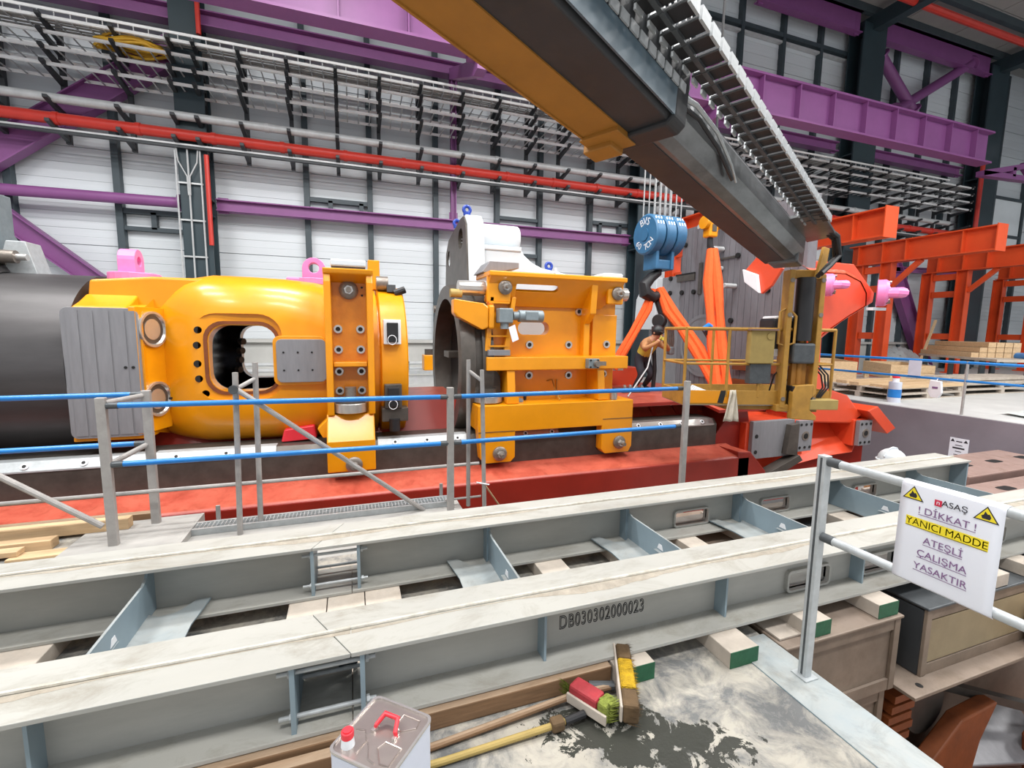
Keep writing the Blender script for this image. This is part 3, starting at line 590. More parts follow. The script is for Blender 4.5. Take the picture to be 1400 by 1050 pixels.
bx_ = thing('grey_box', 'small grey toolbox on the bench behind the machine gap', 'toolbox', (1.1, 11.6, 0.62)); MB().box(0.95, 1.35, 11.5, 11.8, 0.62, 0.8).build('body', 'motor', bx_, 0.01); MB().box(0.95, 1.35, 11.5, 11.8, 0.8, 0.84).build('lid', 'galvdark', bx_); MB().tube([(1.05, 11.65, 0.84), (1.05, 11.65, 0.9), (1.25, 11.65, 0.9), (1.25, 11.65, 0.84)], 0.012, 6).build('handle', 'rubber', bx_)
# ------------------------------------------------------------------ press bed in the pit
bed = thing('press_bed', 'long red press bed with dark side rail running the length of the pit', 'press bed', (1, 6.5, PZ))
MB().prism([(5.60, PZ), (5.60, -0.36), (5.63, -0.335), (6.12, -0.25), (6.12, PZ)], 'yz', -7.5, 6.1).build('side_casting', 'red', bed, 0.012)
MB().prism([(6.10, -0.26), (6.10, 0.10), (6.17, 0.185), (6.62, 0.185), (6.62, -0.26)], 'yz', -7.5, 5.86).build('slide_rail', 'dark', bed, 0.006)
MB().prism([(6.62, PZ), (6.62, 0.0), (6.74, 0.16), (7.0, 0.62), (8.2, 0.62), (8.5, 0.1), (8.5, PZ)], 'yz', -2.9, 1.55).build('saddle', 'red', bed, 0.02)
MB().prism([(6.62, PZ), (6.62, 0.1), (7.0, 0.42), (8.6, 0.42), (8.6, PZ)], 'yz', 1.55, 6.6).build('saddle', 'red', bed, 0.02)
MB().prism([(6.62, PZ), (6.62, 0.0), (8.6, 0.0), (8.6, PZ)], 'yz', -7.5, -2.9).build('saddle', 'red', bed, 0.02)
xs_ = [(-6.0, -2.95)], [(-2.35, -0.35)]
for x0, x1 in ((-6.5, -2.2), (-2.15, -0.9), (0.3, 1.5), (2.15, 2.9), (4.08, 5.8)):
    s_ = MB().prism([(6.092, 0.085), (6.092, 0.105), (6.155, 0.195), (6.30, 0.195), (6.30, 0.185), (6.165, 0.185)], 'yz', x0, x1).build('slide_strip', 'galv' if x0 < 2 else 'chrome', bed, 0.003)
    k = 0; x = x0 + 0.22
    while x < x1 - 0.08:
        n_ = Vector((0, -0.80, 0.6)).normalized(); c_ = Vector((x, 6.122, 0.148))
        MB().cyl(c_, c_ + n_*0.012, 0.036, 14).build('washer', 'offwhite', s_); MB().cyl(c_ + n_*0.012, c_ + n_*0.016, 0.018, 10).build('bolt', 'black', s_)
        x += 0.42 if x0 > 0 else 0.5
# the bed's head block at the right
hbm = MB().prism([(6.0, -0.95), (6.0, 0.22), (6.5, 0.16), (7.75, 0.12), (8.22, 0.46), (8.82, 0.52), (9.35, 0.05), (9.95, -0.16), (9.1, -0.62), (8.4, -0.64), (7.1, -0.80)], 'xz', 5.98, 8.7)
for v in hbm.v:      # the front slopes back towards the top
    if v.y < 6.5: v.y = 5.98 + max(0.0, v.z + 0.55)*1.0
hb = hbm.build('head_block', 'orange', bed, 0.02)
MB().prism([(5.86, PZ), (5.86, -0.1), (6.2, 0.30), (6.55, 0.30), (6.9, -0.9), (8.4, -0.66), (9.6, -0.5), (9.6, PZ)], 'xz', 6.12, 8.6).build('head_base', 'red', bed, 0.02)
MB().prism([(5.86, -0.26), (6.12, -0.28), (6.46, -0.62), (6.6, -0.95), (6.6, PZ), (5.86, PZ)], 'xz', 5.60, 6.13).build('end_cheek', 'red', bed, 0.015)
MB().prism([(9.14, 0.22), (9.40, 0.30), (9.98, -0.16), (9.75, -0.26)], 'xz', 5.8, 6.6).build('wedge_block', 'orange', bed, 0.015)
MB().box(6.40, 7.77, 5.985, 6.8, -0.56, 0.10).build('pad_block', 'orange', bed, 0.015); MB().box(9.02, 9.40, 5.95, 6.9, -0.48, 0.03).build('pad_block', 'orange', bed, 0.015)
pd = MB().box(6.46, 7.42, 5.90, 5.98, -0.52, 0.14).build('machined_pad', 'machined', bed, 0.008)
for x in (6.55, 7.25):
    for z in (-0.12, -0.40): MB().cyl((x, 5.895, z), (x, 5.91, z), 0.035, 12).build('hole', 'black', pd)
MB().prism([(7.22, 0.06), (7.42, 0.08), (7.42, -0.5), (7.15, -0.46)], 'xz', 5.80, 5.90).build('wedge_plate', 'dark', bed, 0.006)
def portflange(c, h):
    f_ = MB().obox(c, (0.17, 0, 0), (0, 0.04, 0), (0, 0, h)).build('port_flange', 'machined', bed, 0.006); c = Vector(c)
    MB().cyl(c + Vector((0, -0.05, 0)), c + Vector((0, -0.03, 0)), 0.085, 18).build('port', 'nut', f_); MB().cyl(c + Vector((0, -0.056, 0)), c + Vector((0, -0.049, 0)), 0.05, 14).build('port_hole', 'black', f_)
    for sx in (-1, 0, 1):
        for sz in (-1, 1): MB().cyl(c + Vector((sx*0.12, -0.05, sz*h*0.74)), c + Vector((sx*0.12, -0.037, sz*h*0.74)), 0.024, 10).build('hole', 'black', f_)
portflange((7.6, 5.86, -0.16), 0.28); portflange((9.22, 5.90, -0.22), 0.24)
MB().prism([(6.6, -0.95), (7.5, -0.58), (7.42, -0.48), (6.5, -0.82)], 'xz', 5.75, 5.95).build('strut', 'dark', bed, 0.01)
# ribs of the red deck seen under the basket
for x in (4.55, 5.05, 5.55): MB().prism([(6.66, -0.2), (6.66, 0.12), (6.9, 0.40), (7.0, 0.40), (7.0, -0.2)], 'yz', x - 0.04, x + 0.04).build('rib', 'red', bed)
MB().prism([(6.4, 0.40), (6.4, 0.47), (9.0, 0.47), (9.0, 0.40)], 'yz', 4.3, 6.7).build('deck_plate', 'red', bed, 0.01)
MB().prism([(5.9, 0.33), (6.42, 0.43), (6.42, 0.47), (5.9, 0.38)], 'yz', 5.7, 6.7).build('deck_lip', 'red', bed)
# ------------------------------------------------------------------ dark ram cylinder at the left
YC, ZC = 7.3, 1.15
rc = thing('ram_cylinder', 'big dark steel ram cylinder entering the yellow crosshead from the left edge', 'cylinder', (-5, YC, 0))
MB().lathe([(0, 0.2), (0, 1.12), (3.5, 1.12), (3.5, 0.3)], (-6.4, YC, ZC - 0.02), (1, 0, 0), 56).build('barrel', 'ram', rc)
MB().lathe([(0, 1.1), (0, 1.2), (0.28, 1.2), (0.32, 1.13)], (-4.1, YC, ZC - 0.02), (1, 0, 0), 56).build('collar', 'ram', rc)
for k in range(9):
    a = 1.0 + k*0.17; p = Vector((-4.05, YC - 1.24*math.cos(a), ZC + 1.24*math.sin(a)))
    MB().cyl(p, p + Vector((0.24, 0, 0)), 0.07, 8).build('bolt', 'nut', rc)
for x in (-5.9, -4.4): MB().box(x - 0.3, x + 0.3, 6.7, 7.9, -0.02, 0.32).build('cradle', 'dark', rc)
tk = thing('grey_cover', 'grey rounded steel cover rising at the left edge over the dark cylinder', 'cover', (-4.6, 7.4, 2.2))
MB().prism([(6.75, 2.0), (6.75, 2.62), (6.9, 2.95), (7.3, 3.22), (7.9, 3.25), (7.9, 2.0)], 'yz', -5.2, -4.06).build('hood', 'motor', tk, 0.02)
MB().lathe([(0, 0.0), (0, 0.72), (0.12, 0.72), (0.12, 0)], (-4.06, 7.2, 2.18), (1, 0, 0), 32).build('front_disc', 'motor', tk)
MB().prism([(-3.95, 2.1), (-3.5, 2.1), (-3.62, 2.62), (-3.8, 2.62)], 'xz', 7.2, 7.5).build('bracket', 'galv', tk, 0.01)
MB().cyl((-3.86, 7.1, 2.42), (-3.66, 7.1, 2.42), 0.075, 14).build('sensor', 'nut', tk); MB().cyl((-3.66, 7.1, 2.42), (-3.56, 7.1, 2.42), 0.04, 12).build('sensor_tip', 'chrome', tk)
for p in (((-4.0, 6.8, 2.2), (-3.9, 6.7, 2.28), (-3.75, 6.65, 2.22)), ((-4.0, 6.6, 2.1), (-3.95, 6.5, 2.15), (-3.85, 6.45, 2.05))): MB().tube(p, 0.05, 8).build('hose', 'rubber', tk)
# ------------------------------------------------------------------ yellow moving crosshead
ch = thing('moving_crosshead', 'huge yellow cast crosshead with a window, grooved grey pad and pink lugs', 'crosshead', (-1.2, YC, 0))
def superloft(stations, n=48):
    m_ = MB(); vs = []; fs = []
    for (x, yc, zc, wy, hz, e) in stations:
        for i in range(n):
            t = 2*PI*i/n; c_, s_ = math.cos(t), math.sin(t)
            vs.append((x, yc + wy*math.copysign(abs(c_)**(2/e), c_), zc + hz*math.copysign(abs(s_)**(2/e), s_)))
    for j in range(len(stations)-1):
        for i in range(n): fs.append((j*n+i, j*n+(i+1) % n, (j+1)*n+(i+1) % n, (j+1)*n+i))
    fs.append(tuple(range(n-1, -1, -1))); fs.append(tuple((len(stations)-1)*n + i for i in range(n)))
    return m_.add(vs, fs, True)
ST = [(-2.90, 7.25, 1.13, 1.0, 0.72, 9), (-2.86, 7.25, 1.13, 1.02, 0.74, 8), (-2.20, 7.25, 1.13, 1.02, 0.76, 8), (-2.195, 7.30, 1.17, 0.70, 0.92, 4.2),
      (-2.02, 7.29, 1.19, 0.76, 1.0, 4.2), (-1.88, 7.28, 1.21, 0.84, 1.04, 4.0), (-1.76, 7.28, 1.21, 0.90, 1.06, 4.0), (-1.62, 7.28, 1.22, 0.96, 1.08, 3.8), (-1.2, 7.28, 1.22, 1.0, 1.08, 3.6), (-0.8, 7.29, 1.21, 1.0, 1.08, 3.6), (-0.45, 7.3, 1.18, 1.0, 1.09, 3.2), (-0.2, 7.3, 1.15, 1.0, 1.08, 2.6), (0.34, 7.3, 1.15, 1.02, 1.06, 2.1)]
body = superloft(ST).build('body', 'yellow', ch)
bm_ = MB().cyl((-1.78, YC, ZC + 0.05), (0.2, YC, ZC + 0.05), 0.80, 40).build('cut_a', 'black'); cut(body, bm_)
wp = rrect(-1.60, -0.87, 0.86, 1.66, 0.2, 6)
cw = MB().prism(wp, 'xz', 5.8, 9.0).build('cut_b', 'black'); cut(body, cw)
cw = MB().prism(rrect(-1.76, -0.80, 0.76, 1.80, 0.26, 6), 'xz', 5.8, 6.36).build('cut_c', 'black'); cut(body, cw)
body.data.materials.clear(); body.data.materials.append(T['yellow'])
for p_ in body.data.polygons: p_.use_smooth = True
body.data.set_sharp_from_angle(angle=0.6)
rim = MB().prism(rrect(-1.65, -0.84, 0.82, 1.71, 0.22, 6), 'xz', 6.345, 6.42, holes=[rrect(-1.61, -0.875, 0.855, 1.675, 0.2, 6)]).build('window_rim', 'rust', ch)
for k, (x, z) in enumerate(((-1.70, 1.60), (-1.72, 1.42), (-1.725, 1.2), (-1.72, 1.02), (-1.66, 0.84))):
    MB().cyl((x, 6.36, z), (x, 6.40, z), 0.042, 14).build('bolt_recess', 'black', ch); MB().cyl((x, 6.365, z), (x, 6.37, z), 0.02, 10).build('bolt', 'nut', ch)
ln = MB().lathe([(0, 0.0), (0, 0.795), (1.78, 0.795)], (-1.78, YC, ZC + 0.05), (1, 0, 0), 48).build('bore_liner', 'bore', ch)
md = ln.modifiers.new('wall', 'SOLIDIFY'); md.thickness = 0.03; md.offset = 0
bpy.context.view_layer.update(); me = bpy.data.meshes.new_from_object(ln.evaluated_get(bpy.context.evaluated_depsgraph_get())); ln.modifiers.clear(); ln.data = me
cw = MB().prism(wp, 'xz', 5.8, 9.0).build('cut_d', 'black'); cut(ln, cw)
ln.data.materials.clear(); ln.data.materials.append(T['bore'])
for k, z in enumerate((1.05, 1.2, 1.34, 1.48)):       # bolts of the far window rim
    MB().cyl((-1.66 + 0.02*k, 8.02, z - 0.06), (-1.6 + 0.02*k, 7.98, z - 0.06), 0.05, 12).build('far_bolt', 'nut', ch)
# grooved pad at the left
pad = MB()
gx = [-2.86, -2.74, -2.61, -2.47, -2.33, -2.24]
pad.prism(rrect(-2.90, -2.22, 0.40, 1.83, 0.07, 4), 'xz', 6.195, 6.27); pd_ = pad.build('grooved_pad', 'machined', ch, 0.004)
for k in range(5): MB().box(gx[k] + 0.012, gx[k+1] - 0.006 if k < 4 else gx[k+1], 6.188, 6.196, 0.43, 1.80).build('land', 'machined', pd_)
for x in (-2.36, -2.29): MB().cyl((x, 6.18, 1.18), (x, 6.19, 1.18), 0.016, 10).build('hole', 'black', pd_)
MB().box(-2.90, -2.2, 6.23, 6.5, 0.36, 0.41).build('lower_lip', 'yellow', ch, 0.01)
for z in (1.60, 0.79):
    n_ = Vector((0.95, -0.312, 0)).normalized(); c_ = Vector((-2.165, 6.40, z))
    r_ = MB().lathe([(-0.02, 0.205), (0.03, 0.205), (0.03, 0.18), (0.006, 0.165)], c_, n_, 32).build('tie_rod_bore', 'chrome', ch); MB().cyl(c_, c_ + n_*0.008, 0.168, 28).build('bore_face', 'dark', r_); MB().cyl(c_ + n_*0.008, c_ + n_*0.012, 0.12, 28).build('bore_core', 'chrome', r_)
MB().prism([(-2.235, 6.19), (-2.095, 6.615), (-2.3, 6.75), (-2.3, 6.19)], 'xy', 0.42, 1.85).build('bore_flank', 'yellow', ch, 0.01)
MB().cyl((-2.02, 6.34, 0.80), (-2.0, 6.33, 0.80), 0.016, 8).build('hole', 'black', ch)
MB().prism([(-2.84, 1.85), (-2.80, 2.16), (-2.2, 2.22), (-1.5, 2.22), (-1.55, 1.85)], 'xz', 6.62, 7.95).build('top_block', 'yellow', ch, 0.03, 3)
MB().prism([(6.30, 1.84), (6.45, 1.90), (6.64, 2.0), (6.64, 1.8), (6.3, 1.8)], 'yz', -2.84, -2.35).build('flare', 'yellow', ch, 0.02)
# machined square pad at the right of the window
sp_ = MB().prism(rrect(-0.86, -0.30, 0.97, 1.50, 0.06, 4), 'xz', 6.20, 6.40).build('square_pad', 'machined', ch, 0.004)
MB().prism(rrect(-0.90, -0.30, 0.93, 1.54, 0.08, 4), 'xz', 6.235, 6.4).build('pad_boss', 'yellow', ch, 0.015)
for x in (-0.78, -0.62, -0.46):
    for z in (1.12, 1.34): MB().cyl((x, 6.193, z), (x, 6.201, z), 0.012, 8).build('hole', 'black', sp_)
MB().lathe([(0, 0.05), (0, 1.06), (0.02, 1.1), (0.34, 1.1), (0.36, 1.08), (0.36, 0.3)], (0.36, YC, ZC), (1, 0, 0), 56).build('flange', 'yellow', ch)
MB().lathe([(0, 0.9), (0, 1.0), (0.3, 1.0), (0.3, 0.9)], (0.1, YC, ZC), (1, 0, 0), 48).build('neck', 'yellow', ch)
for z, w_ in ((1.60, 'offwhite'), (0.76, 'dark')):
    MB().box(0.40, 0.62, 6.14, 6.28, z - 0.16, z + 0.16).build('sensor_pocket', w_, ch, 0.01); MB().box(0.44, 0.58, 6.09, 6.15, z - 0.13, z + 0.12).build('sensor', 'rubber', ch, 0.008)
    MB().tube([(0.50 + 0.055*math.cos(q*PI/6), 6.07, z - 0.10 + 0.06*math.sin(q*PI/6)) for q in range(12)], 0.0045, 6, True).build('cable_loop', 'offwhite', ch)
MB().cyl((0.52, 6.15, 0.46), (0.52, 6.15, 0.30), 0.07, 12).build('plug', 'rubber', ch)
MB().box(0.36, 0.70, 6.16, 6.4, 0.42, 0.60).build('plug_housing', 'dark', ch, 0.01)
MB().box(0.26, 0.42, 7.05, 7.3, 2.2, 2.62).build('top_bracket', 'yellow', ch, 0.01); MB().cyl((0.36, 6.9, 2.28), (0.52, 6.9, 2.28), 0.1, 14).build('cable_gland', 'nut', ch); MB().cyl((0.6, 6.8, 2.14), (0.75, 6.8, 2.2), 0.05, 10).build('sensor', 'rubber', ch)
MB().box(0.5, 0.62, 6.8, 6.95, 2.16, 2.26).build('sensor_block', 'galvdark', ch)
for x, dz in ((-2.55, 0), (-0.46, 0.03)):
    b_ = MB().prism(circ(x, 7.15, 0.27, 22), 'xy', 2.2 + dz, 2.29 + dz).build('lug_base', 'pink', ch, 0.015)
    if x < -1:
        MB().prism([(-0.14, 0), (-0.14, 0.14)] + [(0.14*math.cos(t), 0.16 + 0.14*math.sin(t)) for t in [PI - PI*k/10 for k in range(11)]] + [(0.14, 0)], 'yz', 0, 0.18, holes=[circ(0, 0.15, 0.062, 14)]).build('eye', 'pink', b_, 0.03, 3).location = Vector((x - 0.12, 7.15, 2.29)) - ORG[ch.name]
    else:
        MB().prism([(-0.15, 0), (-0.15, 0.14)] + [(0.15*math.cos(t), 0.16 + 0.15*math.sin(t)) for t in [PI - PI*k/10 for k in range(11)]] + [(0.15, 0)], 'xz', 0, 0.16, holes=[circ(0, 0.17, 0.07, 14)]).build('eye', 'pink', b_, 0.025, 3).location = Vector((x, 7.07, 2.30)) - ORG[ch.name]
        MB().box(x - 0.34, x + 0.30, 6.95, 7.35, 2.2, 2.32).build('lug_plate', 'pink', b_, 0.02)
for o in bpy.data.objects:
    if o.name.startswith('eye'):   # these were drawn round their own foot
        o.data.transform(Matrix.Translation(ORG[ch.name]))
# ------------------------------------------------------------------ yellow bearing bracket in front of the crosshead
def stud(parent, c, n_=(0, -1, 0), r=0.1):
    c = Vector(c); n_ = Vector(n_)
    w_ = MB().lathe([(0, 0), (0, r), (0.03, r), (0.045, r*0.82), (0.05, r*0.55), (0.05, 0)], c, n_, 24).build('washer', 'nut', parent)
    MB().cyl(c + n_*0.05, c + n_*0.10, r*0.5, 6, smooth=False).build('nut', 'chrome', w_); MB().cyl(c + n_*0.10, c + n_*0.17, r*0.27, 12).build('stud', 'nut', w_)
def sock(parent, c, r=0.052):
    c = Vector(c); w_ = MB().lathe([(0, r*1.05), (0.025, r), (0.025, r*0.55), (0.004, r*0.5)], c, (0, -1, 0), 18).build('bolt_collar', 'chrome', parent)
    MB().cyl(c + Vector((0, -0.002, 0)), c + Vector((0, -0.014, 0)), r*0.54, 12).build('bolt', 'black', w_)
br = thing('bearing_bracket', 'tall narrow yellow bearing bracket bolted to the crosshead, silver roller at its foot', 'bracket', (0, 6.1, -0.2))
MB().box(-0.29, 0.27, 6.27, 6.42, 0.5, 2.33).build('back_plate', 'yellowrough', br)
for x0, x1 in ((-0.295, -0.215), (0.195, 0.275)):
    MB().prism([(6.28, 0.55), (6.06, 0.55), (6.02, 0.8), (6.02, 2.2), (6.06, 2.34), (6.28, 2.34)], 'yz', x0, x1).build('side_rib', 'yellow', br, 0.015)
MB().prism([(6.30, 2.20), (6.02, 2.30), (6.0, 2.36), (6.42, 2.36), (6.42, 2.2)], 'yz', -0.30, 0.28).build('top_plate', 'yellow', br, 0.015)
MB().box(-0.21, 0.19, 6.10, 6.28, 1.16, 1.22).build('cross_rib', 'yellow', br, 0.01)
MB().prism([(5.91, -0.14), (5.91, 0.25), (6.10, 0.56), (6.45, 0.56), (6.45, 0.2), (6.08, 0.2), (6.08, -0.14)], 'yz', -0.31, 0.26).build('foot_block', 'yellow', br, 0.015)
MB().prism([(-0.42, 0.40), (-0.30, 0.52), (-0.30, 0.28), (-0.36, 0.28)], 'xz', 6.05, 6.25).build('side_lug', 'yellow', br, 0.01)
rr_ = MB().cyl((-0.02, 6.17, 0.58), (-0.02, 6.17, 0.70), 0.20, 32).build('roller', 'chrome', br, 0.006); MB().cyl((-0.02, 6.17, 0.70), (-0.02, 6.17, 0.76), 0.18, 28).build('roller_cap', 'dark', rr_, 0.006); MB().cyl((-0.02, 6.14, 0.76), (-0.02, 6.14, 0.90), 0.07, 14).build('pin', 'nut', rr_)
stud(br, (-0.01, 6.27, 2.12), r=0.115); stud(br, (0.0, 5.91, -0.05), r=0.10)
for z in (0.84, 1.09, 1.37, 1.63):
    for x in (-0.15, 0.12): sock(br, (x, 6.27, z))
for z in (2.16, 2.06): MB().cyl((0.15, 6.262, z), (0.15, 6.272, z), 0.014, 8).build('hole', 'black', br)
MB().box(-0.21, 0.20, 6.02, 6.42, 2.385, 2.47).build('cap_block', 'white', br, 0.02); MB().box(-0.20, 0.19, 6.04, 6.42, 2.355, 2.39).build('shim', 'dark', br)
tag(MB().prism([(-0.52, 0.20), (-0.48, 0.36), (-0.10 - 0.02, 0.40), (-0.1, 0.22)], 'xz', 6.33, 6.55).build('red_case', 'capred', None, 0.02), 'small red case on the bed rail left of the narrow yellow bracket', 'case').location = (-0.35, 0, -0.01)
# ------------------------------------------------------------------ container housing: yellow plate, shelf, gear arm and motor
hs = thing('container_housing', 'wide yellow housing with shelf, slots, sockets and a grey motor', 'housing', (2.8, 6.3, -0.2))
MB().prism([(1.98, 0.55), (3.98, 0.55), (3.98, 2.2), (1.98, 2.2)], 'xz', 6.42, 6.60, holes=[rrect(2.34, 2.84, 1.58, 1.77, 0.09, 5)]).build('back_plate', 'yellow', hs, 0.006)
tp_ = [Vector((0, 6.06, 2.40)), Vector((0, 6.42, 1.98))]
m_ = MB(); d_ = (tp_[1] - tp_[0]); nrm = Vector((0, -d_.z, d_.y)).normalized()
ol = [(1.80, 0.0), (3.90, 0.0), (3.90, 0.10), (3.70, 0.52), (2.05, 0.52), (1.80, 0.46)]
m_.prism(ol, 'xz', -0.03, 0.03, holes=[rrect(2.16, 2.86, 0.13, 0.25, 0.06, 4)])
m_.v = [Vector((v.x, 0, 0)) + tp_[0] + d_.normalized()*v.z + nrm*v.y for v in m_.v]
m_.build('slanted_plate', 'yellow', hs, 0.01)
MB().box(1.78, 3.93, 6.02, 6.75, 2.37, 2.44).build('top_plate', 'yellow', hs, 0.015)
MB().box(1.78, 2.12, 6.12, 6.2, 2.02, 2.40).build('ear', 'yellow', hs, 0.02); MB().box(3.66, 3.93, 6.12, 6.2, 2.05, 2.40).build('ear', 'yellow', hs, 0.02)
for x in (2.16, 3.42):
    MB().prism([(6.42, 1.26), (6.30, 1.26), (6.30, 1.75), (6.12, 1.9), (6.08, 2.36), (6.42, 2.36)] if x > 3 else [(6.42, 1.26), (6.34, 1.26), (6.30, 1.9), (6.10, 2.36), (6.42, 2.36)], 'yz', x - 0.05, x + 0.05).build('rib', 'yellow', hs, 0.01)
MB().prism([(3.55, 1.9), (3.98, 1.9), (3.98, 1.26), (3.55, 1.26)], 'xz', 6.36, 6.43).build('side_plate', 'yellow', hs, 0.01)
MB().box(1.76, 4.02, 6.06, 6.55, 1.08, 1.27).build('shelf', 'yellow', hs, 0.012)
for x, dx in ((2.12, 0.16), (3.56, 0.16)):
    MB().prism([(6.08, 1.08), (6.02, 0.63), (6.02, 0.60), (6.42, 0.60), (6.42, 1.08)], 'yz', x - 0.06, x + 0.06).build('lower_rib', 'yellow', hs, 0.01)
    MB().box(x - 0.09, x + 0.09, 5.97, 6.1, 0.62, 0.74).build('rib_foot', 'yellow', hs, 0.01)
MB().box(1.72, 1.98, 6.30, 6.60, 0.6, 1.1).build('left_plate', 'yellow', hs, 0.01)
bs = MB().prism([(1.60, 0.615), (4.05, 0.615), (4.05, -0.10), (4.0, -0.19), (3.58, -0.19), (3.52, -0.13), (3.52, 0.24), (2.14, 0.24), (2.14, -0.13), (2.08, -0.19), (1.70, -0.19), (1.64, -0.13), (1.60, 0.3)], 'xz', 5.92, 6.09).build('base_frame', 'yellow', hs, 0.01)
MB().box(1.60, 4.05, 6.09, 6.95, 0.26, 0.615).build('base_beam', 'yellow', hs, 0.01)
MB().box(1.604, 2.13, 5.914, 5.922, 0.245, 0.252).build('joint', 'dark', bs); MB().box(3.53, 4.046, 5.914, 5.922, 0.335, 0.342).build('joint', 'dark', bs)
stud(hs, (1.91, 5.92, -0.06), r=0.10); stud(hs, (3.82, 5.92, -0.03), r=0.10)
stud(hs, (2.03, 6.12, 2.23), r=0.10); stud(hs, (3.82, 6.12, 2.21), r=0.10)
for p in ((3.33, 6.42, 1.94), (2.52, 6.42, 1.43), (3.17, 6.42, 1.43), (3.80, 6.36, 1.44), (2.52, 6.42, 0.97), (3.18, 6.42, 0.96), (3.80, 6.42, 0.97), (1.82, 6.30, 0.93)): sock(hs, p, 0.058)
cr_ = MB().cyl((1.82, 6.2, 0.63), (1.82, 6.2, 0.72), 0.20, 32).build('roller', 'chrome', hs, 0.005); MB().cyl((1.82, 6.2, 0.72), (1.82, 6.2, 0.82), 0.12, 20).build('roller_cap', 'dark', cr_); MB().prism([(-0.17, 0), (-0.17, 0.2)] + [(0.17*math.cos(t), 0.2 + 0.17*math.sin(t)) for t in [PI - PI*k/8 for k in range(9)]] + [(0.17, 0)], 'xz', 6.28, 6.31).build('recess', 'dark', cr_).location = (1.86, 0, 0.72)
MB().cyl((3.75, 6.0, 0.62), (3.75, 6.0, 0.76), 0.055, 14).build('pin', 'chrome', hs)
for s_, (xa, xb) in enumerate(((1.42, 1.80), (3.93, 4.12))): MB().cyl((xa, 6.35, 2.22), (xb, 6.35, 2.22), 0.105, 24).build('tie_stub', 'chrome', hs, 0.008)
cpb = [(1.74, 2.44), (1.86, 2.60), (2.30, 2.60), (2.30, 2.52), (1.90, 2.44)]
MB().prism(cpb, 'xz', 6.3, 6.75).build('cap_block', 'machined', hs, 0.01); MB().box(3.66, 4.0, 6.25, 6.6, 2.44, 2.53).build('cap_block', 'white', hs, 0.03)
vb = MB().box(3.28, 3.46, 5.95, 6.06, 1.10, 1.24).build('valve_block', 'motor', hs, 0.008)
for x, z in ((3.31, 1.12), (3.43, 1.12), (3.31, 1.22), (3.43, 1.22)): MB().cyl((x, 5.94, z), (x, 5.952, z), 0.014, 8).build('bolt', 'black', vb)
MB().cyl((3.40, 5.95, 1.17), (3.40, 5.88, 1.17), 0.045, 14).build('valve_port', 'nut', vb); MB().box(3.46, 3.56, 5.93, 6.0, 1.14, 1.2).build('lever', 'nut', vb)
MB().tube([(2.9, 6.1, 0.63), (2.9, 6.3, 0.78), (2.9, 6.40, 0.9), (2.82, 6.40, 0.88)], 0.01, 6).build('thin_wire', 'liftyellow', hs); MB().tube([(2.98, 6.40, 0.63), (2.98, 6.40, 0.9)], 0.01, 6).build('thin_wire', 'liftyellow', hs)
for x in (2.28, 2.42): MB().cyl((x, 6.3, 0.62), (x, 6.3, 0.72), 0.025, 8).build('small_stud', 'rubber', hs)
MB().box(2.14, 2.32, 6.1, 6.25, 0.62, 0.66).build('small_clip', 'motor', hs)
# gear arm
ga = MB().prism([(1.30, 2.05), (1.72, 2.0), (1.78, 1.95), (1.78, 1.68), (1.70, 1.64), (1.34, 1.82), (1.30, 1.86)], 'xz', 6.05, 6.24).build('gear_arm', 'yellow', hs, 0.02)
MB().prism([(1.785, 0.0), (1.785, 0.32), (1.86, 0.32), (1.86, 0.0)], 'xz', 6.05, 6.3).build('arm_end', 'yellow', hs, 0.02).location = (-0.0, 0, 1.66)
sl = MB().prism([(1.74, 1.28), (1.82, 2.1), (1.88, 2.1), (1.82, 1.28)], 'xz', 6.12, 6.26).build('ladder_stile', 'yellow', hs, 0.008)
MB().prism([(2.02, 1.30), (2.14, 2.1), (2.20, 2.1), (2.10, 1.30)], 'xz', 6.12, 6.26).build('ladder_stile', 'yellow', hs, 0.008)
MB().prism([(1.84, 1.30), (2.03, 1.30), (2.14, 2.1), (1.88, 2.1)], 'xz', 6.22, 6.26).build('ladder_plate', 'yellow', hs)
for z in (1.42, 1.56, 2.02): MB().box(1.80, 2.10, 6.11, 6.26, z - 0.012, z + 0.012).build('ladder_rib', 'yellow', hs)
MB().box(1.78, 2.10, 6.06, 6.2, 1.29, 1.37).build('grey_foot', 'machined', hs, 0.005)
mt = MB().box(1.90, 2.10, 5.95, 6.12, 1.74, 1.94).build('gearbox', 'motor', hs, 0.015); MB().cyl((2.12, 6.03, 1.84), (2.20, 6.03, 1.84), 0.06, 14).build('coupling', 'motor', mt); MB().cyl((2.20, 6.03, 1.84), (2.56, 6.03, 1.84), 0.085, 18).build('motor_body', 'motor', mt, 0.01); MB().box(2.28, 2.46, 5.92, 5.97, 1.78, 1.90).build('terminal_box', 'motor', mt, 0.008)
MB().cyl((2.0, 6.03, 1.66), (2.0, 6.03, 1.74), 0.06, 14).build('drive_hub', 'motor', mt)
MB().obox((2.10, 5.93, 1.60), (0.045, 0, 0.02), (0, 0.003, 0), (-0.03, 0, 0.1)).build('paper_tag', 'paper', mt)
MB().cyl((1.30, 6.3, 2.14), (1.46, 6.3, 2.14), 0.06, 12).build('brass_fitting', 'khaki', hs)
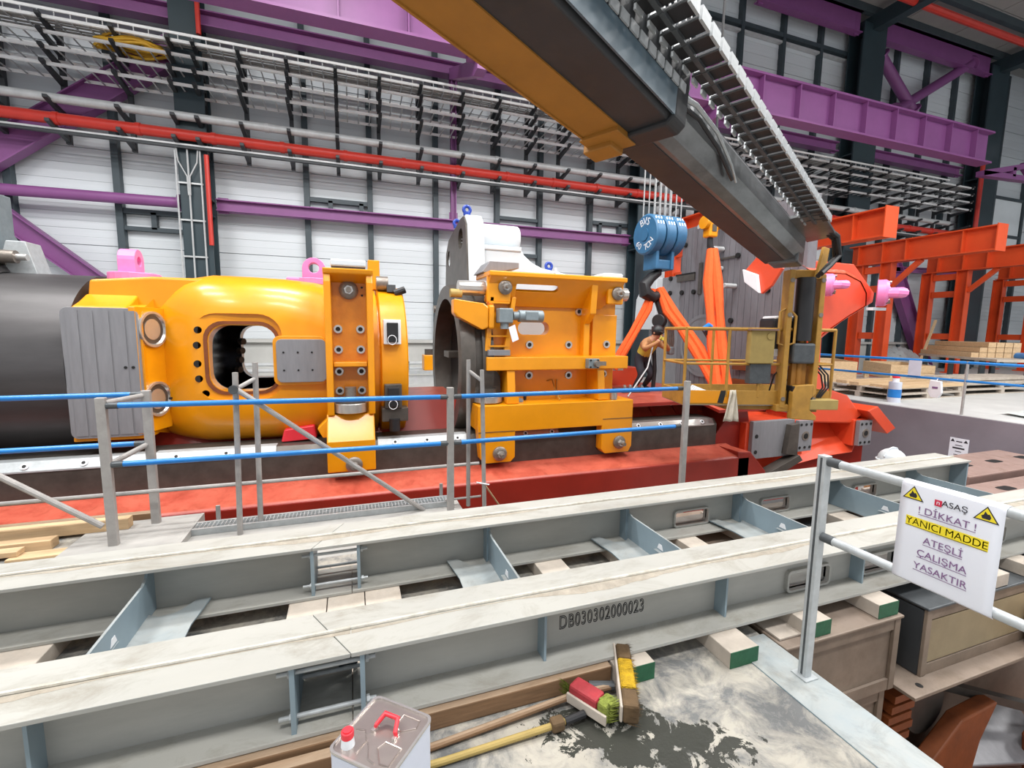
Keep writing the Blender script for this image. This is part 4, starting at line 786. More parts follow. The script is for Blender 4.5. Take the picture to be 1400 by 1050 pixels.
# ------------------------------------------------------------------ white cast platen and the dark ring
pt = thing('white_platen', 'white painted cast platen with a round boss rising behind the yellow housing', 'platen', (2.2, 7.8, 0))
lug = [(7.18, 2.0), (7.36, 3.35), (7.52, 3.50), (7.75, 3.50), (8.75, 3.32), (9.0, 3.1), (9.1, 2.0), (9.0, 0.3), (7.1, 0.3)]
MB().prism(lug, 'yz', 1.80, 2.08, holes=[circ(7.75, 3.15, 0.17, 16), circ(8.72, 2.95, 0.15, 16)]).build('ear_plate', 'white', pt, 0.03, 3)
MB().prism([(p[0] + (0.02 if p[0] < 8 else -0.02), p[1] - 0.03) for p in lug], 'yz', 1.775, 1.80, holes=[circ(7.75, 3.15, 0.17, 16), circ(8.72, 2.95, 0.15, 16)]).build('machined_face', 'dark', pt)
for y, z in ((7.75, 3.15), (8.72, 2.95)): MB().lathe([(0, 0.168), (0.24, 0.168), (0.24, 0)], (1.79, y, z), (1, 0, 0), 20).build('socket', 'dark', pt)
MB().cyl((2.08, 7.75, 3.20), (2.78, 7.75, 3.20), 0.225, 32).build('boss', 'white', pt, 0.03, 3)
pr = [(2.08, 3.0), (2.74, 3.0), (2.80, 2.90), (2.95, 2.78), (3.15, 2.70), (3.45, 2.66), (3.62, 2.62), (3.72, 2.48), (3.72, 1.0), (2.08, 1.0)]
MB().prism(pr, 'xz', 7.4, 8.6).build('casting', 'white', pt, 0.05, 3)
MB().box(2.08, 2.74, 7.38, 7.6, 2.94, 3.02).build('web', 'white', pt, 0.02)
MB().box(2.3, 3.5, 7.4, 8.4, 0.42, 1.0).build('foot', 'white', pt, 0.02)
for x, y, z in ((1.85, 7.6, 3.50), (1.85, 8.35, 3.44), (3.33, 7.6, 2.68)):
    e_ = MB().cyl((x, y, z), (x, y, z + 0.05), 0.06, 14).build('lifting_eye', 'blueeye', pt); MB().tube([(x + 0.055*math.cos(q*PI/7), y, z + 0.09 + 0.055*math.sin(q*PI/7)) for q in range(14)], 0.028, 8, True).build('eye_ring', 'blueeye', e_)
MB().bar((3.36, 7.38, 2.72), (3.42, 7.38, 2.40), 0.03, 0.03).build('strap', 'offwhite', pt)
rg_ = thing('container_ring', 'large dark steel container ring seen edge on beside the yellow housing', 'ring', (1.6, YC, 0))
MB().lathe([(0, 0.98), (0, 1.18), (0.06, 1.2), (0.20, 1.2), (0.22, 1.14), (0.30, 1.14), (0.30, 1.2), (0.46, 1.2), (0.46, 0.5), (0.40, 0.5), (0.40, 0.98), (0, 0.98)], (1.42, YC, 1.14), (1, 0, 0), 64).build('ring_body', 'dark', rg_)
MB().lathe([(0.02, 0.0), (0.02, 0.9), (0.12, 0.9), (0.12, 0)], (1.68, YC, 1.14), (1, 0, 0), 48).build('liner', 'bore', rg_)
MB().box(1.44, 1.66, 7.1, 7.5, 1.2, 1.30).build('inner_lug', 'dark', rg_, 0.01); MB().cyl((1.5, 8.35, 2.0), (1.42, 8.35, 2.0), 0.07, 12).build('fitting', 'nut', rg_); MB().box(1.5, 1.8, 6.9, 7.7, -0.1, 0.1).build('shoe', 'dark', rg_)
# ------------------------------------------------------------------ front platen: grooved steel face, orange casting, pink shackles
fp = thing('front_platen', 'tall grooved grey steel platen standing behind the yellow basket', 'platen', (7.7, 7.5, 0))
ny = 20; yy0, yy1 = 6.0, 9.25
MB().box(7.52, 7.72, yy0, yy1, 0.2, 4.05).build('face_plate', 'platen', fp, 0.01)
for k in range(ny):
    a = yy0 + (yy1 - yy0)*k/ny; MB().box(7.508, 7.522, a + 0.006, a + (yy1 - yy0)/ny - 0.006, 0.25, 4.0).build('land', 'platen', fp, 0.004)
MB().box(7.50, 7.72, 9.25, 10.4, 0.2, 3.0).build('side_plate', 'machined', fp, 0.01)
MB().prism([(9.9, 1.7), (9.9, 3.0), (10.3, 3.1), (10.75, 2.5), (10.8, 1.7)], 'yz', 7.3, 7.5).build('pale_cheek', 'white', fp, 0.02)
for (y, z) in ((9.12, 3.68), (9.59, 3.32), (9.59, 2.95), (9.16, 2.58), (8.76, 2.57), (9.59, 2.60), (7.52, 3.21), (6.75, 2.46), (7.6, 1.9), (8.4, 1.6), (6.4, 3.3)):
    MB().cyl((7.46, y, z), (7.50, y, z), 0.055, 14).build('hole', 'black', fp)
for (y, z, l_) in ((8.3, 3.90, .5), (7.95, 3.95, .5), (7.95, 3.40, .5), (7.95, 3.0, .5), (7.95, 2.58, .4), (7.55, 2.60, .4)):
    MB().cyl((7.5, y, z), (7.5 - l_*0.75, y, z), 0.05, 14).build('dowel', 'conduit', fp, 0.008)
MB().box(7.47, 7.5, 8.75, 9.4, 2.98, 3.02).build('slot', 'black', fp); MB().box(7.47, 7.5, 8.75, 9.35, 2.84, 2.98).build('key_pocket', 'dark', fp); MB().box(7.47, 7.5, 8.52, 8.62, 2.5, 3.2).build('slot', 'dark', fp); MB().box(7.47, 7.5, 7.6, 8.0, 3.18, 3.22).build('slot', 'dark', fp)
MB().lathe([(0, 0.62), (0, 0.70), (0.05, 0.70), (0.05, 0.62)], (7.44, 8.35, 1.35), (1, 0, 0), 40).build('bore_ring', 'machined', fp); MB().cyl((7.45, 8.35, 1.35), (7.49, 8.35, 1.35), 0.62, 40).build('bore_plug', 'machined', fp)
for z in (0.55, 0.9): MB().box(7.4, 7.5, 6.2, 7.4, z, z + 0.16).build('shoe', 'rust', fp)
# orange casting behind and right of the face
MB().prism([(7.72, 0.35), (7.72, 4.0), (8.0, 4.05), (8.5, 3.85), (8.9, 3.0), (8.6, 2.4), (8.1, 1.9), (7.95, 0.35)], 'xz', 7.6, 9.2).build('rear_casting', 'orange', fp, 0.05, 3)
n0 = []
prof = [(7.45, 2.93), (8.72, 2.93), (9.35, 2.42), (9.30, 2.24), (9.02, 2.10), (8.55, 1.88), (8.0, 1.55), (7.72, 1.4)]
lowe = MB().prism([(7.74, 2.92), (8.70, 2.92), (9.32, 2.42), (9.30, 2.25), (8.95, 2.08), (8.5, 1.86), (7.95, 1.5), (7.74, 1.3), ], 'xz', 6.02, 7.6).build('curved_casting', 'orange', fp, 0.09, 4)
m_ = MB(); oc = [(7.5, 2.98), (8.72, 2.98), (9.42, 2.42), (9.38, 2.22), (9.0, 2.02), (8.5, 1.80), (7.95, 1.48), (7.70, 1.25)]; ic = [(7.5, 2.72), (8.35, 2.72), (8.75, 2.60), (8.93, 2.40), (8.95, 2.17), (8.5, 1.96), (7.95, 1.66), (7.65, 1.45)]
vs = [(x, 6.30, z) for x, z in oc] + [(x, 5.90, z) for x, z in ic] + [(x, 6.42, z) for x, z in oc]; k = len(oc)
m_.add(vs, [(i, i + 1, k + i + 1, k + i) for i in range(k - 1)] + [(i, 2*k + i, 2*k + i + 1, i + 1) for i in range(k - 1)]); m_.build('front_rim', 'orange', fp)
m_ = MB(); m_.prism(ic, 'xz', 5.91, 6.1); m_.build('inner_web', 'orange', fp, 0.02)
MB().prism([(7.55, 3.30), (7.9, 3.32), (8.2, 3.08), (7.9, 2.96), (7.55, 2.96)], 'xz', 6.5, 7.4).build('upper_casting', 'orange', fp, 0.03)
MB().prism([(7.6, 0.05), (7.6, 1.75), (8.02, 1.75), (8.05, 1.0), (8.25, 0.66), (8.85, 0.50), (9.3, 0.1), (9.0, -0.05)], 'xz', 6.0, 6.7).build('column_leg', 'orange', fp, 0.03)
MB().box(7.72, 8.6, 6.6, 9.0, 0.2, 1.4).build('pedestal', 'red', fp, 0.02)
MB().prism([(5.62, 2.68), (5.93, 3.10), (6.36, 2.72), (6.30, 2.60), (5.98, 2.30), (5.80, 2.42)], 'yz', 6.5, 6.56).build('guard_flag', 'orange', fp, 0.01)
MB().prism([(5.98, 2.31), (6.30, 2.52), (6.36, 2.74), (6.05, 2.62)], 'yz', 6.44, 6.5).build('flag_edge', 'offwhite', fp, 0.008)
MB().bar((6.53, 5.95, 2.85), (7.5, 6.2, 2.95), 0.05, 0.05).build('flag_arm', 'orange', fp)
for (x, y, z, s) in ((9.10, 5.84, 2.40, 1.2), (7.72, 5.80, 2.48, 0.95)):
    sh = MB().lathe([(0, 0), (0, 0.2*s), (0.1*s, 0.2*s), (0.14*s, 0.17*s), (0.14*s, 0)], (x, y, z), (0.55, -0.8, 0), 22).build('lug_base', 'pink', fp)
    c_ = Vector((x, y, z)) + Vector((0.55, -0.8, 0)).normalized()*0.14*s; d_ = Vector((0.55, -0.8, 0)).normalized(); sd = Vector((0.8, 0.55, 0.12)).normalized()
    MB().tube([c_ - sd*0.11*s, c_ - sd*0.13*s + d_*0.09*s, c_ - sd*0.07*s + d_*0.16*s, c_ + sd*0.07*s + d_*0.16*s, c_ + sd*0.13*s + d_*0.09*s, c_ + sd*0.11*s], 0.075*s, 10).build('shackle_bow', 'pink', sh)
    for q in range(5): a = q*2*PI/5 + 0.4; MB().cyl(Vector((x, y, z)) + d_*0.1*s + sd*(0.155*s*math.cos(a)) + Vector((0, 0, 0.155*s*math.sin(a))), Vector((x, y, z)) + d_*0.165*s + sd*(0.155*s*math.cos(a)) + Vector((0, 0, 0.155*s*math.sin(a))), 0.026*s, 8).build('bolt', 'nut', sh)
MB().box(8.95, 9.3, 5.78, 5.9, 2.09, 2.14).build('white_lip', 'white', fp)
# red parts behind the housing
rp = thing('red_support', 'bright red machine support beyond the right edge of the yellow housing', 'support', (4.8, 8.6, 0.4))
MB().box(4.5, 6.1, 8.7, 9.3, 0.42, 0.85).build('base', 'orange', rp, 0.01); MB().prism([(4.5, 0.85), (4.9, 0.85), (5.2, 1.5), (4.5, 1.5)], 'xz', 8.8, 9.2).build('cheek', 'orange', rp, 0.02)
MB().box(5.35, 5.42, 8.8, 9.2, 0.85, 1.52).build('post', 'orange', rp); MB().box(5.0, 5.42, 8.8, 9.2, 1.42, 1.52).build('cross_bar', 'orange', rp); MB().lathe([(0, 0.16), (0, 0.26), (0.2, 0.26), (0.2, 0.16), (0, 0.16)], (4.35, 8.75, 1.15), (0.6, -1, 0), 24).build('ring', 'dark', rp)
fl_ = thing('flat_crate', 'pale flat pack of boards lying on the red deck behind the sling', 'pack', (4.9, 8.3, 0.86))
for k in range(3): MB().box(4.55, 5.2, 8.0 + 0.02*k, 8.6, 0.86 + 0.06*k, 0.905 + 0.06*k).build('board', 'woodgrey', fl_)
sc_ = thing('steel_tray', 'shallow steel tray with fittings on the red deck', 'tray', (5.2, 7.7, 0.48)); MB().box(4.9, 5.5, 7.5, 7.9, 0.475, 0.53).build('pan', 'dark', sc_); 
for k in range(4): MB().cyl((5.0 + 0.13*k, 7.6, 0.55), (5.05 + 0.13*k, 7.7, 0.58), 0.03, 8).build('fitting', 'chrome', sc_)
# ------------------------------------------------------------------ hook block, ropes, slings, chain hoist
HX, HY, HZ = 5.78, 7.85, 3.9
hk = thing('hook_block', 'blue crane hook block with white lettering hanging on many wire ropes', 'hook block', (HX, HY, 3.0))
ax = Vector((0.999, 0.04, 0)).normalized(); c0 = Vector((5.72, 7.75, 3.50)); sdv = ax
q0 = c0 - ax*0.34
for k in range(3):
    p = q0 + ax*(k*0.25)
    s_ = MB().lathe([(0, 0), (0, 0.35), (0.03, 0.38), (0.19, 0.38), (0.22, 0.35), (0.22, 0)], p, ax, 36).build('sheave_guard', 'hookblue', hk)
    for j in range(3): 
        for z in (0.30, 0.18): MB().obox(p + ax*(0.05 + 0.06*j) + Vector((0.0, -0.372*math.cos(z*2.6), 0.372*math.sin(z*2.6))), ax*0.012, (0, 0.012, 0.03), (0.0, -0.012, 0.006)).build('slot', 'offwhite', s_)
fv = -ax; up_ = Vector((0, 0, 1)); xv = Vector((0.04, -0.999, 0)).normalized()
m4 = basis(q0 - ax*0.003, xv, up_)
for i, chh in enumerate('BVS'):
    a = PI/2 + (1 - i)*0.42; text(chh, 0.19, 'offwhite', m4 @ Matrix.Translation((0.24*math.cos(a), 0.24*math.sin(a), 0.0)) @ Matrix.Rotation(a - PI/2, 4, 'Z'), hk, bold=0.006)
for i, chh in enumerate('60 TON'):
    a = -PI/2 + (i - 2.5)*0.37
    if chh != ' ': text(chh, 0.165, 'offwhite', m4 @ Matrix.Translation((0.25*math.cos(a), 0.25*math.sin(a), 0.0)) @ Matrix.Rotation(a + PI/2, 4, 'Z'), hk, bold=0.006)
MB().cyl(q0 - ax*0.02, q0, 0.12, 20).build('axle_cap', 'hookblue', hk)
for s_ in (-0.16, 0.20): MB().obox(c0 + ax*s_ + Vector((0, 0, -0.42)), ax*0.035, xv*0.20, (0, 0, 0.24)).build('cheek_plate', 'hookblue', hk, 0.02)
MB().obox(c0 + ax*0.02 + Vector((0, 0, -0.56)), ax*0.2, xv*0.16, (0, 0, 0.09)).build('crosshead', 'hookblue', hk, 0.02)
hc = c0 + ax*0.02 + Vector((0, 0, -0.62))
MB().tube([hc, hc + Vector((0.0, 0, -0.08)), hc + Vector((-0.16, 0, -0.18)), hc + Vector((-0.30, 0, -0.33)), hc + Vector((-0.28, 0, -0.48)), hc + Vector((-0.10, 0, -0.56)), hc + Vector((0.08, 0, -0.50)), hc + Vector((0.14, 0, -0.40))], [0.07, 0.08, 0.10, 0.12, 0.13, 0.12, 0.09, 0.05], 12).build('hook', 'rubber', hk)
for k in range(12):
    for_ = q0 + ax*(0.04 + 0.062*k) + xv*(0.14 if k % 2 else -0.12) + Vector((0, 0, 0.28)); MB().tube([for_, (for_.x, for_.y, 13.2)], 0.014, 6).build('rope', 'rope', hk)
HB = hc + Vector((-0.02, 0, -0.56))
def sling(path, r, label, sq=2.0):
    t = thing('lifting_sling', label, 'sling', path[0]); P_ = [Vector(p) for p in path]
    for s_ in (-1, 1):
        off = Vector((0.8, -0.5, 0)).normalized()*(r*0.85*s_)
        MB().tube([p + off*(0.3 if i in (0,) else 1) for i, p in enumerate(P_)], [r*(0.8 + 0.25*(i % 2)) for i in range(len(P_))], 8).build('strand', 'sling', t)
    return t
sling([HB + Vector((-0.08, 0, 0.16)), (5.52, 7.77, 2.08), (5.28, 7.8, 1.64), (5.05, 7.83, 1.24), (4.86, 7.85, 0.9)], 0.058, 'orange round sling running down to the left from the black hook')
s2 = sling([HB + Vector((0.06, -0.02, 0.18)), (5.92, 7.55, 2.05), (6.05, 7.3, 1.72), (6.17, 7.05, 1.35), (6.27, 6.85, 1.0), (6.36, 6.65, 0.68)], 0.078, 'orange round sling running down to the right from the black hook')
sh_ = thing('blue_shackle', 'blue and black shackle strap joining the right hand orange sling', 'shackle', (6.3, 7.0, 1.7)); MB().bar((6.25, 6.98, 1.75), (6.6, 6.9, 1.25), 0.12, 0.10).build('strap', 'rubber', sh_, 0.01); MB().tube([(6.2, 6.95, 1.7), (6.28, 6.9, 1.78), (6.42, 6.9, 1.72)], 0.05, 8).build('bow', 'blue', sh_); MB().bar((6.40, 6.88, 1.60), (6.52, 6.85, 1.42), 0.06, 0.03).build('paper_tag', 'offwhite', sh_)
hk2 = thing('yellow_hook', 'small yellow swivel hook block holding the upright orange sling', 'hook', (6.55, 7.3, 3.6))
MB().box(6.45, 6.65, 7.2, 7.4, 3.45, 3.75).build('block', 'yellow', hk2, 0.03); 
for s_ in (-1, 1): MB().cyl((6.55 + s_*0.10, 7.3, 3.72), (6.55 + s_*0.18, 7.3, 3.72), 0.12, 16).build('cheek', 'yellow', hk2)
MB().box(6.50, 6.60, 7.19, 7.21, 3.55, 3.68).build('window', 'dark', hk2); MB().tube([(6.55, 7.3, 3.75), (6.55, 7.3, 13.2)], 0.025, 6).build('chain', 'rubber', hk2); MB().tube([(6.55, 7.3, 3.45), (6.56, 7.3, 3.3), (6.64, 7.28, 3.15), (6.6, 7.25, 3.05), (6.5, 7.25, 3.06)], [0.05, 0.06, 0.07, 0.06, 0.04], 10).build('hook', 'rubber', hk2)
sling([(6.55, 7.22, 3.22), (6.5, 7.1, 2.6), (6.46, 6.95, 2.0), (6.42, 6.8, 1.4), (6.40, 6.65, 0.9), (6.40, 6.6, 0.68)], 0.095, 'upright orange round sling hanging from the small yellow hook')
cb = thing('chain_hoist', 'dark chain hoist hanging below the black hook', 'chain hoist', (5.7, 7.7, 1.6))
MB().tube([HB + Vector((0.02, 0.05, 0.02)), (5.82, 7.7, 2.02), (5.83, 7.68, 1.9)], [0.05, 0.06, 0.04], 8).build('top_hook', 'rubber', cb)
MB().cyl((5.68, 7.6, 1.86), (5.82, 7.68, 1.86), 0.13, 18).build('drum', 'rubber', cb, 0.01); MB().box(5.84, 6.04, 7.55, 7.75, 1.70, 2.0).build('body', 'motor', cb, 0.04)
for k in range(5): MB().tube([(5.84 + 0.05*k, 7.6, 1.78), (5.88 + 0.045*k, 7.58, 1.45), (5.94 + 0.02*k, 7.56, 1.28)], 0.018, 6).build('chain', 'nut', cb)
MB().box(5.92, 6.04, 7.5, 7.62, 1.2, 1.36).build('lower_hook', 'motor', cb, 0.03); MB().tube([(5.6, 7.62, 1.75), (5.6, 7.6, 1.5), (5.66, 7.6, 0.9), (5.64, 7.6, 0.55)], 0.04, 8).build('hand_chain', 'rubber', cb)
tag(MB().tube([(5.55, 7.5, 1.5), (5.2, 7.2, 0.98), (4.6, 6.9, 0.5)], 0.014, 6).build('guide_rope', 'rope'), 'thin pale rope slanting from the chain hoist to the red deck', 'rope')
# ------------------------------------------------------------------ people
def person(name, label, J, hat=None, vest=True):
    # J: joint -> position; one continuous skinned body
    order = ['pelvis', 'spine', 'chest', 'neck', 'head', 'top', 'lsho', 'lelb', 'lwri', 'lhand', 'rsho', 'relb', 'rwri', 'rhand', 'lhip', 'lkne', 'lank', 'ltoe', 'rhip', 'rkne', 'rank', 'rtoe']
    ed = [('pelvis','spine'),('spine','chest'),('chest','neck'),('neck','head'),('head','top'),('chest','lsho'),('lsho','lelb'),('lelb','lwri'),('lwri','lhand'),('chest','rsho'),('rsho','relb'),('relb','rwri'),('rwri','rhand'),('pelvis','lhip'),('lhip','lkne'),('lkne','lank'),('lank','ltoe'),('pelvis','rhip'),('rhip','rkne'),('rkne','rank'),('rank','rtoe')]
    R_ = dict(pelvis=.15, spine=.14, chest=.155, neck=.06, head=.095, top=.085, lsho=.075, lelb=.05, lwri=.036, lhand=.04, lhip=.10, lkne=.07, lank=.05, ltoe=.045)
    for k in list(R_):
        if k[0] == 'l' and k != 'lin': R_['r' + k[1:]] = R_[k]
    me = bpy.data.meshes.new(name); base = Vector(J['base']); me.from_pydata([tuple(Vector(J[k]) - base) for k in order], [(order.index(a), order.index(b)) for a, b in ed], [])
    o = bpy.data.objects.new(name, me); COL.objects.link(o); o.location = base
    sk = o.modifiers.new('skin', 'SKIN'); 
    for i, k in enumerate(order): sv = me.skin_vertices[0].data[i]; sv.radius = (R_[k], R_[k]); sv.use_root = (i == 0)
    ss = o.modifiers.new('sub', 'SUBSURF'); ss.levels = 2; ss.render_levels = 2
    bpy.context.view_layer.update(); m2 = bpy.data.meshes.new_from_object(o.evaluated_get(bpy.context.evaluated_depsgraph_get())); o.modifiers.clear(); o.data = m2
    m2.materials.clear()
    for k in ('skin', 'jacket', 'trouser', 'boot', 'hivis'): m2.materials.append(T[k])
    seg = dict(head=0, top=0, neck=0, lhand=0, rhand=0, lwri=1, rwri=1, lelb=1, relb=1, lsho=1, rsho=1, chest=1, spine=1, pelvis=2, lhip=2, rhip=2, lkne=2, rkne=2, lank=2, rank=2, ltoe=3, rtoe=3)
    for p in m2.polygons:
        c = p.center + base; k = min(order, key=lambda q: (Vector(J[q]) - c).length); p.material_index = seg[k]; p.use_smooth = True
        if vest and k in ('chest', 'spine'): p.material_index = 4
    ORG[o.name] = base; tag(o, label, 'person')
    hd = Vector(J['head']); fw = Vector(J['face']).normalized(); sd = fw.cross(Vector((0,0,1))).normalized()
    MB().obox(hd + fw*0.115 - Vector((0,0,0.01)), sd*0.014, fw*0.02, (0,0,0.022)).build('nose', 'skin', o, 0.006)
    for s_ in (-1, 1): MB().sphere(hd + fw*0.092 + sd*(0.035*s_) + Vector((0,0,0.025)), 0.013, 8).build('eye', 'black', o); MB().sphere(hd + sd*(0.1*s_), 0.028, 8, (0.6, 0.6, 1)).build('ear', 'skin', o)
    MB().obox(hd + fw*0.098 - Vector((0,0,0.055)), sd*0.025, fw*0.006, (0,0,0.006)).build('mouth', 'brown', o)
    for h, w_ in (('lhand', 'lwri'), ('rhand', 'rwri')):
        hp = Vector(J[h]); d_ = (hp - Vector(J[w_])).normalized(); s0 = d_.orthogonal().normalized(); s1 = d_.cross(s0)
        for k in range(4): MB().tube([hp + s0*(0.02*(k - 1.5)), hp + d_*(0.05 - 0.004*abs(k-1)) + s0*(0.021*(k - 1.5)), hp + d_*0.07 + s1*0.03 + s0*(0.02*(k - 1.5))], [0.011, 0.010, 0.008], 6).build('finger', 'hivis' if vest else 'skin', o)
        MB().tube([hp + s0*0.03, hp + d_*0.03 + s0*0.06, hp + d_*0.05 + s0*0.055 + s1*0.02], [0.012, 0.011, 0.009], 6).build('thumb', 'hivis' if vest else 'skin', o)
    if hat:
        m_ = MB(); m_.sphere(hd + Vector((0,0,0.055)), 0.135, 20, (1.05, 1.05, 0.95)); h_ = m_.build('hard_hat', 'white', o)
        MB().prism([(hd.x + 0.17*math.cos(t)*(1.0), hd.y + 0.155*math.sin(t)) for t in [2*PI*k/24 for k in range(24)]], 'xy', hd.z + 0.035, hd.z + 0.05).build('brim', 'white', h_, 0.004)
        MB().tube([hd + Vector((-0.14, 0, 0.19 - 0.1)), hd + Vector((-0.07, 0, 0.18)), hd + Vector((0, 0, 0.195)), hd + Vector((0.07, 0, 0.18)), hd + Vector((0.14, 0, 0.09))], 0.012, 6).build('ridge', 'white', h_)
    else:
        MB().sphere(hd + Vector((0, 0, 0.035)) - fw*0.012, 0.118, 14, (1, 1, 0.95)).build('cap', 'rubber', o); MB().obox(hd + fw*0.12 + Vector((0,0,0.055)), sd*0.07, fw*0.05, (0,0,0.006)).build('cap_peak', 'rubber', o, 0.004)
    return o
bx0, by0, bz0 = 5.48, 7.78, 0.47
person('person', 'worker in a tan shirt and yellow vest bending at the chain hoist', dict(base=(bx0, by0, bz0), pelvis=(bx0, by0, 1.17), spine=(bx0 + .02, by0 - .10, 1.30), chest=(bx0 + .05, by0 - .22, 1.43), neck=(bx0 + .07, by0 - .30, 1.54), head=(bx0 + .08, by0 - .36, 1.63), top=(bx0 + .08, by0 - .37, 1.71), face=(0.2, -0.9, -0.3),
    lsho=(bx0 - .12, by0 - .24, 1.44), lelb=(bx0 - .26, by0 - .42, 1.32), lwri=(bx0 - .06, by0 - .52, 1.44), lhand=(bx0 - .0, by0 - .53, 1.50), rsho=(bx0 + .22, by0 - .20, 1.44), relb=(bx0 + .34, by0 - .38, 1.30), rwri=(bx0 + .16, by0 - .5, 1.42), rhand=(bx0 + .11, by0 - .52, 1.48),
    lhip=(bx0 - .09, by0, 1.10), lkne=(bx0 - .12, by0 - .18, 0.80), lank=(bx0 - .12, by0 + .05, 0.53), ltoe=(bx0 - .13, by0 - .14, 0.50), rhip=(bx0 + .09, by0 + .02, 1.10), rkne=(bx0 + .14, by0 - .14, 0.80), rank=(bx0 + .13, by0 + .1, 0.53), rtoe=(bx0 + .14, by0 - .09, 0.50)))
px_, py_, z0_ = 6.2, 3.62, PZ + 0.09
tag(MB().box(5.6, 6.8, 3.3, 3.95, PZ, PZ + 0.088).build('duck_board', 'woodgrey', None, 0.004), 'board on the pit floor under the worker in the white hard hat', 'board')
def hz(h): return z0_ + h
person('person', 'worker in the pit behind the far girder, only the white hard hat showing', dict(base=(px_, py_, z0_), pelvis=(px_, py_, hz(.98)), spine=(px_, py_, hz(1.16)), chest=(px_, py_, hz(1.36)), neck=(px_, py_, hz(1.55)), head=(px_, py_ - .01, hz(1.70)), top=(px_, py_, hz(1.79)), face=(-0.9, -0.3, -0.1),
    lsho=(px_ + .05, py_ + .19, hz(1.43)), lelb=(px_, py_ + .26, hz(1.14)), lwri=(px_ - .12, py_ + .22, hz(.92)), lhand=(px_ - .16, py_ + .2, hz(.86)), rsho=(px_ - .03, py_ - .19, hz(1.43)), relb=(px_ - .05, py_ - .26, hz(1.14)), rwri=(px_ - .15, py_ - .22, hz(.92)), rhand=(px_ - .19, py_ - .2, hz(.86)),
    lhip=(px_, py_ + .09, hz(.90)), lkne=(px_ - .02, py_ + .1, hz(.5)), lank=(px_ + .02, py_ + .1, hz(.09)), ltoe=(px_ - .15, py_ + .11, hz(.05)), rhip=(px_, py_ - .09, hz(.90)), rkne=(px_ - .02, py_ - .1, hz(.5)), rank=(px_ + .02, py_ - .1, hz(.09)), rtoe=(px_ - .15, py_ - .11, hz(.05))), hat=True, vest=False)
# ------------------------------------------------------------------ boom lift: telescopic boom, cable chain, mast and basket
S0 = Vector((0.941, 2.412, 3.344)); BD = Vector((.889, .444, -.116)).normalized(); BN = Vector((BD.y, -BD.x, 0)).normalized(); BU = BN.cross(BD); BU = BU if BU.z > 0 else -BU
lift = thing('boom_lift', 'yellow and black telescopic boom reaching overhead to a worn yellow man basket', 'boom lift', (5.6, 4.8, 0.5))
def BP(d, n, u): return S0 + BD*d + BN*n + BU*u
def bsec(name, mat, poly, d0, d1, parent=lift, bev=0.01):
    m_ = MB(); k = len(poly); vs = [BP(d0, n, u) for n, u in poly] + [BP(d1, n, u) for n, u in poly]
    m_.add(vs, [tuple(range(k-1, -1, -1)), tuple(range(k, 2*k))] + [(i, (i+1) % k, k + (i+1) % k, k + i) for i in range(k)]); return m_.build(name, mat, parent, bev)
out_ = bsec('outer_boom', 'boomblack', [(-.34, -.10), (-.33, .34), (.20, .34), (.27, .26), (.27, -.12), (.24, -.19), (-.05, -.195), (-.30, -.19)], -5.0, 1.2)
bsec('yellow_wear_strip', 'liftorange', [(-.345, -.205), (-.05, -.205), (-.05, -.194), (-.345, -.18)], -5.0, 1.12, out_, 0)
bsec('side_flange', 'liftorange', [(-.35, -.215), (-.335, -.215), (-.335, .2), (-.35, .2)], -5.0, 1.12, out_, 0)
bsec('side_cover', 'boomteal', [(.272, -.17), (.285, -.17), (.285, .0), (.272, .0)], -5.0, 1.16, out_, 0)
bsec('collar', 'boomblack', [(-.36, -.225), (-.36, .36), (.29, .36), (.29, -.18), (.24, -.225)], 1.08, 1.26, out_, 0.02)
k_ = bsec('end_bracket', 'liftorange', [(-.37, -.23), (-.05, -.235), (-.05, -.20), (-.34, -.20)], 0.95, 1.2, out_, 0.004)
bsec('bracket_lug', 'liftorange', [(-.40, -.27), (-.16, -.27), (-.16, -.2), (-.40, -.2)], 1.05, 1.22, out_, 0.01)
for n in (-.36, -.3): MB().cyl(BP(1.22, n, -.24), BP(1.235, n, -.24), 0.018, 8).build('bolt', 'black', k_)
lnk = None; d = -0.9
while d < 1.1:
    if lnk is None: lnk = bsec('white_link', 'chainw', [(.288, .0), (.298, .0), (.298, .06), (.288, .06)], d, d + 0.085, out_, 0); d0_ = d
    else: dup(lnk, BD*(d - d0_))
    d += 0.105
inn = bsec('inner_boom', 'boomgrey', [(-.26, -.08), (-.25, .22), (.14, .22), (.19, .15), (.19, -.02), (.12, -.13), (.04, -.165), (-.22, -.165), (-.26, -.12)], 1.1, 5.15)
bsec('lower_strip', 'boomblack', [(-.25, -.172), (.0, -.172), (.0, -.163), (-.25, -.163)], 1.2, 5.1, inn, 0)
MB().tube([BP(1.25, .21, .06), BP(1.5, .23, .10), BP(1.9, .235, .08), BP(2.3, .22, -.02), BP(2.5, .2, -.09)], [.02, .018, .016, .012, .008], 8).build('hose_loop', 'galv', inn)
MB().tube([BP(1.26, .20, .02), BP(1.6, .215, .05), BP(2.0, .215, .0), BP(2.4, .2, -.1)], .016, 8).build('hose_loop', 'rubber', inn)
MB().cyl(BP(1.22, .22, .1), BP(1.30, .24, .1), 0.035, 12).build('hose_ring', 'chainw', inn)
for k in range(3): MB().tube([BP(1.3, .12 - .05*k, .235), BP(2.2, .12 - .05*k, .235), BP(4.9, .12 - .05*k, .235)], 0.014, 6).build('hydraulic_line', 'galvdark', inn)
